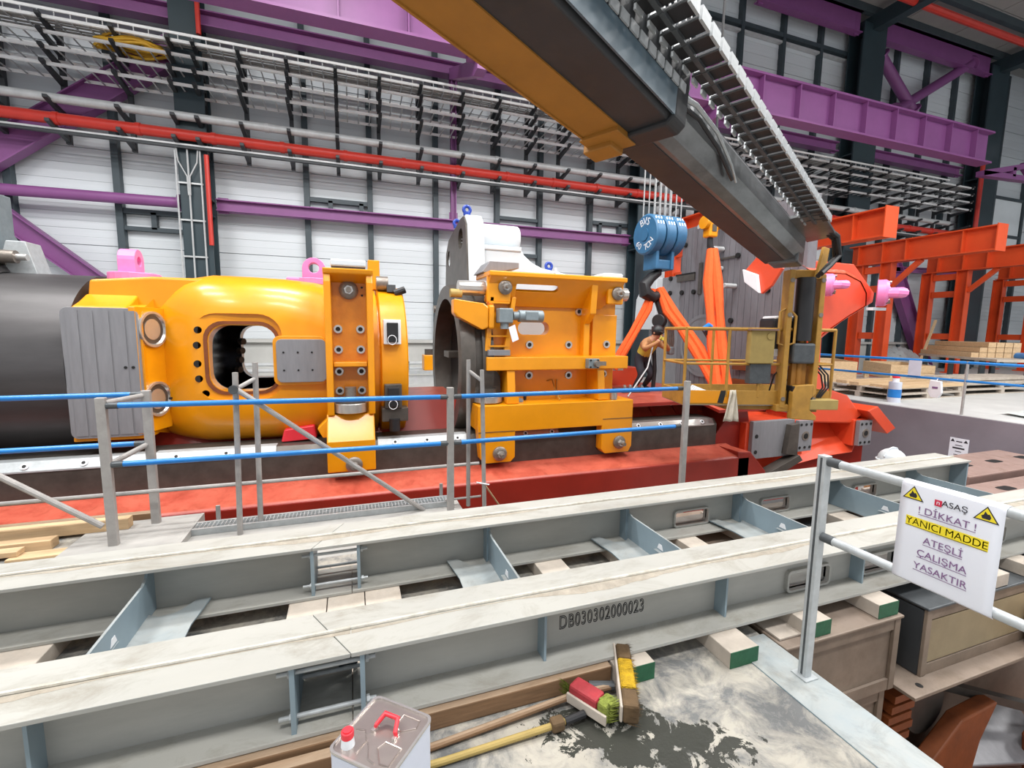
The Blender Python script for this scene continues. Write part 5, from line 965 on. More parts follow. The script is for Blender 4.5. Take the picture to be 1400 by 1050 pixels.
# energy chain beside the boom
CN0, CN1 = .30, .53
lk = None; d = -1.4; n_ = 0
while d < 4.5:
    if lk is None:
        lk = bsec('chain_link', 'rubber', [(CN0, .155), (CN1, .155), (CN1, .17), (CN0, .17)], d + 0.02, d + 0.145, lift, 0); dl = d
        kids = [bsec('side_plate', 'chainw', [(CN1, .13), (CN1 + .018, .13), (CN1 + .018, .21), (CN1, .21)], d + 0.01, d + 0.13, lk, 0), bsec('inner_plate', 'galv', [(CN0 - .015, .12), (CN0, .12), (CN0, .25), (CN0 - .015, .25)], d + 0.03, d + 0.11, lk, 0), bsec('cross_rod', 'galvdark', [(CN0, .135), (CN1, .135), (CN1, .145), (CN0, .145)], d, d + 0.008, lk, 0), bsec('cable', 'galvdark', [(.37, .13), (.40, .13), (.40, .154), (.37, .154)], d, d + 0.15, lk, 0)]
    else:
        c = dup(lk, BD*(d - dl))
        for q in kids: dup(q, (0, 0, 0), c)
    d += 0.155
bsec('chain_bracket', 'boomgrey', [(.17, .12), (.50, .16), (.50, .19), (.17, .16)], 4.3, 5.3, lift, 0.005)
MB().tube([BP(5.0, .42, .2), BP(5.3, .5, .16), BP(5.45, .52, -.05), BP(5.3, .45, -.22), BP(5.15, .40, -.34)], 0.035, 8).build('hose', 'rubber', lift); MB().tube([BP(5.05, .38, .2), BP(5.35, .46, .14), BP(5.5, .47, -.06), BP(5.36, .42, -.2), BP(5.2, .36, -.36)], 0.03, 8).build('hose', 'rubber', lift)
tipc = BP(5.2, 0.0, -0.05)
bsec('tip_head', 'boomgrey', [(-.2, -.2), (-.2, .12), (.16, .12), (.16, -.2)], 5.0, 5.3, lift, 0.03)
# mast: two yellow uprights with a black cylinder between
MX, MY = 5.78, 4.70; vx = Vector((0.93, -0.36, 0)).normalized(); vy = Vector((0.36, 0.93, 0)).normalized()
def MP(a, b, z): return Vector((MX, MY, 0)) + vx*a + vy*b + Vector((0, 0, z))
for a, z1 in ((-.15, 2.50), (.26, 2.44)):
    u_ = MB().obox(MP(a, 0, (0.62 + z1)/2), vx*0.035, vy*0.09, (0, 0, (z1 - 0.62)/2)).build('upright', 'liftyellow', lift, 0.01)
    for z in (2.36, 1.9, 0.75): MB().cyl(MP(a, -.10, z), MP(a, -.085, z), 0.03, 10).build('pin', 'nut', u_)
MB().obox(MP(.06, .05, 2.45), vx*0.2, vy*0.04, (0, 0, 0.06)).build('cross_plate', 'liftyellow', lift, 0.01); MB().prism([(0, 0), (0.10, 0.42), (0.2, 0.40), (0.14, 0.0)], 'xz', -0.06, -0.02).build('tip_bracket', 'liftyellow', lift, 0.005).location = MP(.12, -.06, 2.38) - ORG[lift.name]
bpy.data.objects['tip_bracket'].data.transform(Matrix.Translation(ORG[lift.name]))
MB().cyl(MP(.07, -.02, 1.55), MP(.07, -.02, 2.40), 0.115, 18).build('cylinder', 'rubber', lift); MB().cyl(MP(.07, -.02, 0.95), MP(.07, -.02, 1.55), 0.04, 14).build('piston', 'liftorange', lift)
MB().obox(MP(.07, -.03, 1.38), vx*0.145, vy*0.1, (0, 0, 0.14)).build('cylinder_head', 'galvdark', lift, 0.03); MB().obox(MP(.07, 0.02, 1.1), vx*0.10, vy*0.05, (0, 0, 0.2)).build('link', 'liftorange', lift, 0.01); MB().obox(MP(.09, -.03, 0.80), vx*0.14, vy*0.1, (0, 0, 0.13)).build('foot_box', 'rubber', lift, 0.01); MB().obox(MP(.05, 0.02, 0.62), vx*0.28, vy*0.1, (0, 0, 0.05)).build('foot_plate', 'liftyellow', lift, 0.01)
# basket
GX, GY, GZ = 5.45, 5.22, 0.66; gx = Vector((0.958, -0.287, 0)); gy = Vector((0.287, 0.958, 0)); L2, W2 = 1.05, 0.38
def GP(a, b, z): return Vector((GX, GY, GZ)) + gx*a + gy*b + Vector((0, 0, z))
bk = MB().obox(GP(0, 0, 0.0), gx*L2, gy*W2, (0, 0, 0.02)).build('basket_floor', 'galv', lift)
for b in (-W2, W2): MB().obox(GP(0, b, 0.09), gx*L2, gy*0.012, (0, 0, 0.10)).build('toe_board', 'liftyellow', bk, 0.005)
for a in (-L2, L2): MB().obox(GP(a, 0, 0.09), gx*0.012, gy*W2, (0, 0, 0.10)).build('toe_board', 'liftyellow', bk, 0.005)
MB().obox(GP(-0.72, -W2 - 0.014, 0.10), gx*0.33, gy*0.002, (0, 0, 0.085)).build('yellow_sticker', 'yellow', bk); MB().prism([(-0.05, -0.08), (0.03, -0.09), (0.07, 0.09), (-0.01, 0.09)], 'xz', 0, 0.004).build('black_stripe', 'rubber', bk).matrix_local = Matrix.Translation(-ORG[lift.name]) @ basis(GP(-0.52, -W2 - 0.018, 0.10), gx, (0, 0, 1)) @ Matrix.Rotation(-PI/2, 4, 'X') @ Matrix.Translation(ORG[lift.name])
PT = [(-L2, -W2), (-0.45, -W2), (0.0, -W2), (0.62, -W2), (L2, -W2), (L2, W2), (0.5, W2), (-0.3, W2), (-L2, W2)]
for a, b in PT: MB().tube([GP(a, b, 0.1), GP(a, b, 1.04)], 0.021, 8).build('basket_post', 'liftyellow', bk)
for z, r in ((1.04, 0.023), (0.56, 0.019)):
    for p, q in (((-L2, -W2), (0.45, -W2)), ((-L2, W2), (L2, W2)), ((-L2, -W2), (-L2, W2)), ((L2, -W2), (L2, W2)), ((0.55, -W2), (L2, -W2))): MB().tube([GP(*p, z), GP(*q, z)], r, 8).build('basket_rail', 'liftyellow', bk)
cbx = MB().obox(GP(-0.02, -W2 - 0.02, 0.80), gx*0.17, gy*0.06, (0, 0, 0.23)).build('control_box', 'khaki', lift, 0.015); MB().cyl(GP(0.08, -W2 - 0.09, 0.95), GP(0.08, -W2 - 0.07, 0.95), 0.05, 14).build('knob', 'khaki', cbx); MB().obox(GP(0.0, -W2 + 0.02, 0.43), gx*0.15, gy*0.06, (0, 0, 0.14)).build('lower_box', 'galvdark', cbx, 0.01); MB().obox(GP(-0.02, -W2 - 0.02, 1.035), gx*0.19, gy*0.1, (0, 0, 0.012)).build('lid', 'brown', cbx)
MB().tube([GP(0.22, -W2 - 0.03, 0.85), GP(0.22, -W2 - 0.03, 1.28), GP(0.30, -W2 - 0.06, 1.34), GP(0.40, -W2 - 0.1, 1.22), GP(0.40, -W2 - 0.1, 0.86), GP(0.30, -W2 - 0.06, 0.82)], 0.018, 8, True).build('grab_handle', 'liftyellow', lift)
MB().obox(GP(0.42, -0.1, 0.95), gx*0.20, gy*0.2, (0, 0, 0.26)).build('control_console', 'rubber', lift, 0.05); MB().obox(GP(0.42, -0.12, 1.2), gx*0.18, gy*0.16, (0, 0, 0.03)).build('console_top', 'offwhite', lift, 0.02); MB().obox(GP(0.42, -0.31, 0.72), gx*0.19, gy*0.006, (0, 0, 0.05)).build('label_plate', 'offwhite', lift)
MB().obox(GP(0.45, -0.28, 0.30), gx*0.10, gy*0.06, (0, 0, 0.17)).build('grey_unit', 'motor', lift, 0.05); MB().cyl(GP(0.41, -0.345, 0.34), GP(0.41, -0.335, 0.34), 0.03, 10).build('button', 'black', lift)
MB().tube([GP(0.2, -0.3, 0.1), GP(0.25, -0.33, 0.4), GP(0.38, -0.33, 0.55), GP(0.5, -0.32, 0.4), GP(0.52, -0.3, 0.1)], 0.012, 6).build('control_cable', 'rubber', lift)
MB().prism([(-0.16, -0.34), (-0.16, 0.02), (-0.12, 0.12), (0.13, 0.14), (0.17, 0.02), (0.10, -0.06), (0.10, -0.22), (0.2, -0.30), (0.2, -0.36)], 'xz', -0.05, 0.05).build('swivel_bracket', 'liftyellow', lift, 0.012).matrix_local = Matrix.Translation(-ORG[lift.name]) @ basis(GP(0.56, -W2 - 0.12, 0.16), gx, gy) @ Matrix.Translation(ORG[lift.name])
MB().obox(GP(0.85, -W2 - 0.08, 0.02), gx*0.2, gy*0.1, (0, 0, 0.07)).build('step_box', 'khaki', lift, 0.01)
for k in range(3): MB().tube([GP(0.75 + .05*k, -W2 - 0.02, 0.55), GP(0.86 + .05*k, -W2 - 0.05, 0.42), GP(0.9 + .04*k, -W2 - 0.05, 0.25), GP(0.82 + .03*k, -W2 - 0.04, 0.1)], 0.012, 6).build('hose', 'rubber', lift)
MB().obox(GP(0.1, -0.1, -0.05), gx*0.5, gy*0.2, (0, 0, 0.04)).build('under_frame', 'liftyellow', lift)
rag = thing('rag', 'cream cloth rag hanging over the basket toe board', 'rag', GP(-0.36, -W2 - 0.03, 0.1)); vs = []; nn = 8
for j in range(9):
    for i in range(nn): u = i/(nn-1) - .5; vs.append(GP(-0.36 + u*(0.09 + 0.13*j/8) - 0.02*j/8, -W2 - 0.032 - 0.025*math.sin(i*1.7 + j*.3), 0.20 - 0.055*j))
MB().add(vs, [(j*nn+i, j*nn+i+1, (j+1)*nn+i+1, (j+1)*nn+i) for j in range(8) for i in range(nn-1)], True).build('fabric', 'cloth', rag).modifiers.new('thick', 'SOLIDIFY').thickness = 0.008
rpc = thing('rope_bundle', 'bundle of white rope ends lying in the basket', 'rope', GP(-0.55, 0, 0.03))
for k in range(5): MB().tube([GP(-0.9 + .02*k, -0.2 + .05*k, 0.06), GP(-0.75, -0.22 + .06*k, 0.16 + .01*k), GP(-0.55, -0.2 + .06*k, 0.12), GP(-0.3, -0.2 + .05*k, 0.06)], 0.022, 6).build('strand', 'offwhite', rpc)
# ------------------------------------------------------------------ grey girder frames on timber blocks
FZ, TZ = 0.088, 0.40
slab('floor.004', -1.42, 0.95, 3.4, 4.12, PZ, -0.03, 'concrete'); slab('floor.005', 0.95, 4.7, 3.4, 4.0, PZ, -0.62, 'boxsteel')
def girder_frame(name, label, x0, x1, xw0, xw1, holes_near, holes_far, stiff, plates, gussets, ends):
    t = thing(name, label, 'girder', ((x0 + x1)/2, 2.38, FZ), 'grey girder frames on timber blocks')
    for nm, yf, holes in (('near_beam', 1.745, holes_near), ('far_beam', 2.71, holes_far)):
        yc = yf + 0.155
        b = MB().prism([(xw0, FZ + 0.017), (xw1, FZ + 0.017), (xw1, TZ - 0.017), (xw0, TZ - 0.017)], 'xz', yc - 0.006, yc + 0.006, holes=[rrect(a, c, 0.125, 0.235, 0.02, 4) for a, c in holes]).build(nm, 'beam', t)
        sa, sb_ = (-0.03, -0.19) if nm == 'near_beam' else (-0.24, -0.07)      # the splice is cut on the skew
        fl0 = [(sa, yf), (x1, yf), (x1, yf + 0.31), (sb_, yf + 0.31)] if x0 > -1 else [(x0, yf), (sa - 0.004, yf), (sb_ - 0.004, yf + 0.31), (x0, yf + 0.31)]
        MB().prism(fl0, 'xy', TZ - 0.018, TZ).build('top_flange', 'beam', b, 0.002); MB().box(x0, x1, yf, yf + 0.31, FZ, FZ + 0.018).build('bottom_flange', 'beam', b, 0.002)
        for a, c in holes: MB().prism(rrect(a - 0.014, c + 0.014, 0.111, 0.249, 0.03, 4), 'xz', yc - 0.03, yc + 0.03, holes=[rrect(a, c, 0.125, 0.235, 0.02, 4)]).build('hole_collar', 'beam', b)
        MB().tube([(x, yc + 0.004*math.sin(x*3.1), TZ + 0.004) for x in [x0 + (x1 - x0)*i/24 for i in range(25)]], 0.009, 8).build('guide_bead', 'bead', b)
        rnd = random.Random(int(yf*100)); m_ = MB(); n = int((x1 - x0)/0.02); vs = []; rw = 0.5
        for i in range(n + 1):
            x = x0 + (x1 - x0)*i/n; a_ = max(0.0, 0.35 + 0.5*math.sin(x*1.7 + yf*3) + 0.45*math.sin(x*5.3 + yf)); rw += (rnd.random() - rw)*0.25; w_ = 0.004 + a_*(0.02 + 0.04*rw); h_ = 0.001 + a_*0.005*rw
            vs += [(x, yc - 0.010, TZ + 0.001), (x, yc - 0.014 - w_*0.25, TZ + h_), (x, yc - 0.014 - w_*0.6, TZ + h_*0.5), (x, yc - 0.014 - w_, TZ + 0.0006)]
        m_.add(vs, [(i*4+k, i*4+k+1, (i+1)*4+k+1, (i+1)*4+k) for i in range(n) for k in range(3)], True); tag(m_.build('dust_ridge', 'dirt', b), kind='stuff')
        for x in stiff:
            for s_ in (-1, 1):
                if (s_ == 1) == (nm == 'near_beam') and x in plates: continue
                MB().box(x - 0.006, x + 0.006, min(yc + s_*0.006, yc + s_*0.085), max(yc + s_*0.006, yc + s_*0.085), FZ + 0.018, TZ - 0.018).build('stiffener', 'plate', b)
        for x in ends: MB().box(x - 0.009, x + 0.009, yf + 0.012, yf + 0.298, FZ + 0.018, TZ - 0.018).build('end_plate', 'plate', b)
    for x in plates:
        p_ = MB().prism([(1.906, FZ + 0.02), (2.859, FZ + 0.02), (2.859, TZ - 0.02), (2.80, TZ - 0.02), (2.77, 0.33), (2.72, 0.31), (2.05, 0.31), (1.99, 0.33), (1.96, TZ - 0.02), (1.906, TZ - 0.02)], 'yz', x - 0.006, x + 0.006).build('cross_plate', 'plate', t)
        MB().prism([(2.36, 0.22), (2.42, 0.22), (2.405, 0.255), (2.375, 0.255)], 'yz', x - 0.0075, x + 0.0075).build('lifting_slot', 'offwhite', p_); MB().box(x - 0.03, x + 0.01, 2.36, 2.43, 0.205, 0.209).build('slot_tab', 'plate', p_)
    for xa, s_ in gussets:
        MB().prism([(xa, 2.0), (xa, 2.76), (xa + s_*0.06, 2.72), (xa + s_*0.14, 2.74), (xa + s_*0.20, 2.84), (xa + s_*0.27, 2.84), (xa + s_*0.24, 2.6), (xa + s_*0.25, 2.2), (xa + s_*0.12, 2.0)], 'xy', 0.125, 0.133).build('gusset_plate', 'plate', t)
    return t
fr = girder_frame('double_girder', 'long grey double girder frame with a stencilled number on the near web', -0.03, 5.87, 0.0, 5.86, [(2.42, 2.75), (3.07, 3.38), (4.3, 4.6)], [(2.38, 2.70), (3.27, 3.58), (4.4, 4.7)], (0.82, 1.89, 2.97, 4.1, 5.15), (0.83, 1.90, 2.98, 4.10, 5.15), ((0.83, -1), (1.90, -1), (2.98, -1)), (0.009, 5.85))
tb = text('DB030302000023', 0.098, 'stencil', basis((1.172, 1.8935, 0.222), (1, 0, 0), (0, 0, 1)) @ Matrix.Scale(0.62, 4, (1, 0, 0)), fr, 'stencil_number', outline=0.0024)
MB().box(-0.235, -0.09, 2.045, 2.05, 0.11, 0.38).build('splice_cover', 'beam', fr); MB().box(-0.09, -0.01, 2.045, 2.05, 0.11, 0.38).build('splice_gap', 'teal', fr)
for yf in (1.745, 2.71):
    for z in (0.15, 0.335):
        for yy in (yf + 0.05, yf + 0.26):
            r_ = MB().cyl((-0.30, yy, z), (0.06, yy, z), 0.009, 10).build('tie_rod', 'galv', fr)
            for x in (-0.262, 0.022): MB().cyl((x, yy, z), (x + 0.012, yy, z), 0.018, 6, smooth=False).build('nut', 'galv', r_)
for y, z in ((2.76, 0.15), (2.76, 0.33), (2.97, 0.15), (2.97, 0.33)): MB().cyl((5.86, y, z), (5.87, y, z), 0.016, 10).build('end_bolt', 'chrome', fr)
fl_ = girder_frame('double_girder', 'shorter grey double girder frame bolted on at the left of the splice', -4.6, -0.034, -4.6, -0.235, [], [], (-1.05, -2.1, -3.2), (-1.05, -2.1, -3.2), ((-1.05, 1), (-2.1, 1)), (-0.244,))
# ------------------------------------------------------------------ timber under the girders
def timber(x0, x1, y0, y1, label, mat='woodgrey', z0=0.0, green=False, group='timber sleepers under the girders'):
    if not green:
        return tag(MB().box(x0, x1, y0, y1, z0, z0 + 0.086).build('timber_sleeper', mat, None, 0.004), label, 'timber', group)
    t = thing('timber_block', label, 'timber', ((x0+x1)/2, y0, z0), 'green ended timber blocks'); MB().box(x0, x1, y0 + 0.003, y1, z0, z0 + 0.086).build('block', mat, t, 0.004); MB().box(x0 + .001, x1 - .001, y0, y0 + 0.003, z0 + .001, z0 + 0.085).build('painted_end', 'greenend', t); return t
for k, x in enumerate((-0.37, -0.165, 0.04)): timber(x, x + 0.2, 1.79, 3.1, 'dusty plank under the girder splice, %s of three side by side' % ('leftmost', 'middle one', 'rightmost')[k])
timber(-1.85, -1.42, 1.8, 3.1, 'wide dusty plank under the girders at the left edge'); timber(-2.6, -2.2, 1.8, 3.1, 'wide dusty plank under the left girder frame, beyond the left edge')
timber(1.13, 1.33, 1.67, 3.1, 'green ended sleeper beside the yellow broom head', green=True); timber(1.72, 1.90, 1.6, 3.1, 'green ended sleeper sticking out onto the dusty floor plate', green=True)
timber(2.30, 2.47, 1.64, 3.1, 'green ended sleeper just right of the galvanised post', green=True); timber(2.86, 3.03, 1.64, 3.1, 'green ended sleeper on the corner of the brown box', green=True)
timber(3.9, 4.1, 1.62, 3.1, 'grey sleeper under the girder behind the warning sign'); timber(4.9, 5.1, 1.62, 3.1, 'grey sleeper under the right end of the girder'); timber(4.35, 4.52, 1.62, 3.1, 'grey sleeper under the girder right of the warning sign')
tag(MB().box(-1.6, 1.12, 1.715, 1.80, 0.0, 0.084).build('timber_beam', 'woodbrown', None, 0.006), 'long brown timber lying under the near girder behind the brooms', 'timber')
tag(MB().box(-0.9, -0.05, 1.655, 1.70, 0.0, 0.07).build('timber_offcut', 'woodbrown', None, 0.005), 'short brown timber offcut on the floor behind the tin can', 'timber')
MBs = [(2.12, 2.38, 1.70, 1.86)]
tag(MB().box(2.14, 2.30, 1.68, 1.85, 0.0, 0.012).build('wood_wedge', 'woodgrey', None, 0.002), 'thin pale wood packing piece beside the galvanised post', 'packing')
# steel boxes in the pit under the girders
def box_unit(x0, x1, y0, y1, z0, z1, label, lid):
    t = thing('steel_box', label, 'box', ((x0+x1)/2, (y0+y1)/2, z0)); MB().box(x0 + .02, x1 - .02, y0 + .02, y1, z0, z1 - .01).build('body', 'boxsteel', t)
    for x in (x0, x1 - .05): MB().box(x, x + .05, y0, y0 + .02, z0, z1 - .02).build('corner_post', 'boxsteel', t, 0.003)
    for z in (z0, z1 - .09): MB().box(x0 + .05, x1 - .05, y0 + .005, y0 + .02, z, z + .07).build('band', 'boxsteel', t)
    MB().box(x0 - .01, x1 + .01, y0 - .01, y1, z1 - .02, z1 - .002).build('lid', lid, t, 0.006); return t
box_unit(2.13, 3.05, 1.63, 3.3, -0.48, 0.0, 'brown dusty steel box in the pit below the galvanised post', 'boxsteel')
box_unit(2.13, 3.03, 1.66, 3.3, -1.7, -0.485, 'lower brown steel box under the one below the galvanised post', 'boxsteel')
tb_ = box_unit(3.28, 4.85, 1.62, 3.3, -0.46, 0.0, 'tan steel box with a dark lid under the warning sign', 'galvdark'); MB().box(3.34, 4.79, 1.628, 1.645, -0.38, -0.1).build('front_panel', 'boxtan', tb_); MB().box(3.272, 3.285, 1.64, 3.3, -0.455, -0.03).build('dark_end', 'arm', tb_)
lg = thing('steel_ledge', 'flat dusty steel ledge under the tan box', 'ledge', (4, 2, -0.48)); MB().box(3.06, 5.4, 1.52, 3.3, -0.485, -0.462).build('plate', 'boxsteel', lg, 0.004); MB().cyl((3.2, 1.58, -0.462), (3.2, 1.58, -0.46), 0.02, 10).build('hole', 'black', lg); MB().box(3.1, 5.4, 1.9, 3.3, PZ, -0.485).build('web', 'boxsteel', lg)
rp_ = thing('rusty_frame', 'rusty orange steel fabrication lying in the pit at the lower right', 'frame', (3.3, 1.4, PZ))
MB().prism([(3.45, -1.62), (3.55, -1.25), (3.9, -0.98), (4.3, -0.95), (4.15, -1.2), (4.05, -1.62)], 'xz', 1.66, 1.76).build('curved_web', 'rust', rp_, 0.01); MB().prism([(4.5, -1.2), (5.0, -0.75), (5.3, -0.75), (5.0, -1.62), (4.6, -1.62)], 'xz', 1.5, 1.6).build('side_web', 'rust', rp_, 0.01); MB().box(2.4, 6.0, 0.4, 3.0, -1.69, -1.6).build('base', 'rust', rp_, 0.01); MB().bar((4.0, 1.9, -0.9), (5.1, 1.4, -1.15), 0.06, 0.06).build('bar', 'dark', rp_); MB().obox((4.45, 1.75, -1.3), (0.3, -0.1, 0.02), (0.1, 0.16, 0.1), (0, -.01, 0.02)).build('grey_plate', 'machined', rp_, 0.01)
for k in range(5): MB().box(3.10 + .02*k, 3.36 + .02*(k % 2), 1.68, 1.8, -0.95 + 0.07*k, -0.90 + 0.07*k).build('lamella', 'rust', rp_)
MB().cyl((3.75, 1.95, -0.95), (3.75, 1.8, -0.95), 0.2, 20).build('hub', 'dark', rp_)
tag(MB().box(4.35, 4.6, 1.0, 1.6, -0.46, -0.2).build('packing_block', 'wood', None, 0.01), 'pale timber block at the right edge above the rusty frame', 'timber')
# brown cast slabs at the far end of the pit
for k, (x0, x1, y0, y1, z0, lab) in enumerate(((8.9, 11.6, 4.1, 5.0, -0.72, 'brown cast slab nearest the pit wall notice'), (8.3, 11.4, 3.3, 4.0, -0.78, 'middle brown cast slab with two keyholes at the end of the girder'), (7.4, 11.2, 2.45, 3.2, -0.84, 'brown cast slab nearest the girder end, lowest of three'))):
    t = thing('cast_slab', lab, 'slab', ((x0+x1)/2, (y0+y1)/2, z0)); MB().box(x0, x1, y0, y1, z0 - 0.05, z0 + 0.22).build('body', 'brown', t, 0.02)
    for j in range(3): MB().prism(rrect(x0 + 0.55 + 0.85*j, x0 + 0.85 + 0.85*j, y0 + 0.35, y0 + 0.50, 0.05, 4), 'xy', z0 + 0.218, z0 + 0.2225).build('keyhole', 'black', t)
    for x in (x0 + 0.3, x1 - 0.5): MB().box(x, x + 0.3, y0 + .05, y1 - .05, PZ, z0 - 0.05).build('pedestal', 'brown', t)
pn = thing('pit_notice', 'small white warning notice on the grey pit wall', 'notice', (11.93, 5.74, -0.7)); MB().box(11.925, 11.935, 5.58, 5.90, -0.97, -0.48).build('sheet', 'paper', pn)
for z, wd_, hh in ((-0.55, 0.1, 0.02), (-0.63, 0.12, 0.012), (-0.69, 0.2, 0.03), (-0.76, 0.1, 0.012), (-0.83, 0.14, 0.012), (-0.89, 0.13, 0.012)): MB().box(11.921, 11.925, 5.74 - wd_/2, 5.74 + wd_/2, z - hh/2, z + hh/2).build('print_line', 'inkblack', pn)
for y in (5.63, 5.85): MB().prism([(y - .035, -0.56), (y + .035, -0.56), (y, -0.50)], 'yz', 11.921, 11.925).build('warning_triangle', 'inkblack', pn)
# ------------------------------------------------------------------ galvanised corner rail with the warning sign
RX = 2.03
gr = thing('galvanised_rail', 'galvanised two-bar guard rail on the floor plate edge carrying the warning sign', 'guard rail', (RX, 1.45, 0))
MB().box(RX - 0.021, RX + 0.021, 1.43, 1.472, 0.0, 1.10).build('post', 'galv', gr, 0.004); MB().box(RX - 0.04, RX + 0.04, 1.41, 1.49, 0.0065, 0.012).build('foot_plate', 'galv', gr)
MB().box(RX - 0.022, RX - 0.018, 1.446, 1.456, 0.02, 1.09).build('post_seam', 'galvdark', gr)
MB().box(RX - 0.021, RX + 0.021, -1.2, -1.158, 0.0, 1.10).build('post', 'galv', gr, 0.004)
for z in (1.075, 0.72):
    r_ = MB().tube([(RX, 1.43, z), (RX, -1.16, z)], 0.0185, 14).build('rail', 'galv', gr); MB().tube([(RX, 1.428, z), (RX, 1.375, z)], 0.021, 12).build('socket', 'galvdark', r_)
sg = thing('warning_sign', 'laminated white warning sheet with purple Turkish text hung on the galvanised rail', 'sign', (RX - 0.02, 0.975, 0.9))
NS = 10; ys0, ys1 = 1.125, 0.822
prof_ = [(RX + 0.012, 1.094), (RX - 0.006, 1.096), (RX - 0.019, 1.085), (RX - 0.021, 1.07), (RX - 0.021, 0.72), (RX - 0.018, 0.708), (RX - 0.008, 0.700)]
m_ = MB(); vs = []
for j, (x, z) in enumerate(prof_):
    for i in range(NS + 1): vs.append((x - 0.0012*math.sin(i*0.9), ys0 + (ys1 - ys0)*i/NS + (0.008 if j < 3 else 0)*(0), z))
m_.add(vs, [(j*(NS+1)+i, j*(NS+1)+i+1, (j+1)*(NS+1)+i+1, (j+1)*(NS+1)+i) for j in range(len(prof_)-1) for i in range(NS)], True)
o = m_.build('sheet', 'paper', sg); md = o.modifiers.new('thick', 'SOLIDIFY'); md.thickness = 0.0012; md.offset = 0
XS = RX - 0.0236
def SB(yc, zc): return basis((XS, yc, zc), (0, -1, 0), (0, 0, 1))
yC = 0.975
def line(body, zc, size, mat, under=True, yc=yC, sx=1.0, wd=None):
    o = text(body, size, mat, SB(yc, zc) @ Matrix.Scale(sx, 4, (1, 0, 0)), sg, 'lettering', 0.0002, bold=0.0)
    if under:
        ys = [v.co.y for v in o.data.vertices]; a = min(ys) + ORG[sg.name].y; b_ = max(ys) + ORG[sg.name].y
        MB().box(XS - 0.0003, XS, a, b_, zc - size*0.50, zc - size*0.44).build('underline', mat, sg)
line('ASAŞ', 1.045, 0.030, 'inkblack', False, 0.955, 1.05)
MB().box(XS - 0.0004, XS, 0.992, 1.014, 1.030, 1.053).build('red_emblem', 'inkred', sg); text('n', 0.024, 'paper', SB(1.003, 1.043) @ Matrix.Translation((0, 0, 0.0006)), sg, 'emblem_mark', 0.0002)
line('! DİKKAT !', 0.995, 0.036, 'inkpurple')
MB().box(XS - 0.0002, XS + 0.0004, 0.853, 1.097, 0.925, 0.963).build('yellow_band', 'inkyellow', sg); line('YANICI MADDE', 0.944, 0.037, 'inkbrown', True, yC, 0.94)
line('ATEŞLİ', 0.885, 0.036, 'inkpurple'); line('ÇALIŞMA', 0.832, 0.036, 'inkpurple'); line('YASAKTIR', 0.780, 0.036, 'inkpurple')
for y in (1.082, 0.868):
    t3 = MB().prism([(y - 0.034, 1.028), (y + 0.034, 1.028), (y, 1.080)], 'yz', XS - 0.0004, XS + 0.0012).build('warning_triangle', 'inkblack', sg); MB().prism([(y - 0.028, 1.0315), (y + 0.028, 1.0315), (y, 1.0745)], 'yz', XS - 0.0008, XS - 0.0003).build('yellow_field', 'inkyellow', t3)
    MB().prism([(y - 0.010, 1.036), (y + 0.010, 1.036), (y + 0.013, 1.045), (y + 0.007, 1.050), (y + 0.004, 1.062), (y - 0.003, 1.053), (y - 0.008, 1.055), (y - 0.013, 1.045)], 'yz', XS - 0.0012, XS - 0.0007).build('flame_mark', 'inkblack', t3)
# ------------------------------------------------------------------ blue pit rails, scaffold tubes and floor edge
def rail_set(name, label, posts, runs, extra=()):
    t = thing(name, label, 'guard rail', posts[0]); 
    for (x, y, z) in posts: MB().box(x - 0.03, x + 0.03, y - 0.022, y + 0.022, z, 1.13).build('post', 'tubegrey', t, 0.004)
    for (p, q) in runs:
        r_ = MB().tube([p, q], 0.021, 12).build('rail', 'blue', t)
        for e, f_ in ((p, q), (q, p)): d_ = (Vector(f_) - Vector(e)).normalized(); MB().tube([e, Vector(e) + d_*0.07], 0.024, 10).build('socket', 'galvdark', r_)
    for (p, q) in extra: MB().tube([p, q], 0.02, 10).build('return_rail', 'tubegrey', t)
    return t
rail_set('blue_guard_rail', 'blue guard rail with a grey return, in front of the yellow crosshead', [(-1.70, 4.03, 0.0), (0.83, 4.03, -0.03)], [((-1.67, 4.03, 1.07), (0.81, 4.03, 1.045)), ((-1.67, 4.03, 0.635), (0.81, 4.03, 0.62))], [((-1.68, 4.03, 1.09), (-1.58, 4.40, 1.09)), ((-1.68, 4.03, 0.64), (-1.58, 4.40, 0.69))])
rail_set('blue_guard_rail', 'blue two-bar guard rail in front of the wide yellow housing', [(3.39, 3.98, -0.62)], [((0.86, 4.03, 1.045), (3.37, 4.03, 1.045)), ((0.86, 4.03, 0.62), (3.37, 4.03, 0.63))])
rail_set('blue_guard_rail', 'blue two-bar guard rail running out at the left edge', [(-1.56, 4.40, 0.0), (-4.2, 4.40, 0.0)], [((-1.59, 4.40, 1.10), (-4.2, 4.40, 1.09)), ((-1.59, 4.40, 0.70), (-4.2, 4.40, 0.70))])
sf = thing('scaffold_frame', 'pair of scaffold uprights with a long diagonal, before the crosshead window', 'scaffold', (-0.83, 4.08, -0.03))
MB().tube([(-0.89, 4.08, -0.03), (-0.86, 4.08, 1.29)], 0.021, 10).build('upright', 'tubegrey', sf); MB().tube([(-0.76, 4.2, -0.03), (-0.74, 4.2, 1.36)], 0.021, 10).build('upright', 'tubegrey', sf)
MB().tube([(-0.86, 4.08, 1.16), (-0.74, 4.2, 1.23)], 0.017, 10).build('cross_tube', 'tubegrey', sf); MB().tube([(-0.85, 4.05, 1.16), (0.60, 4.14, -0.03)], 0.020, 10).build('diagonal', 'tubegrey', sf)
MB().cyl((-0.87, 4.03, 1.16), (-0.87, 4.13, 1.16), 0.035, 12).build('coupler', 'galvdark', sf)
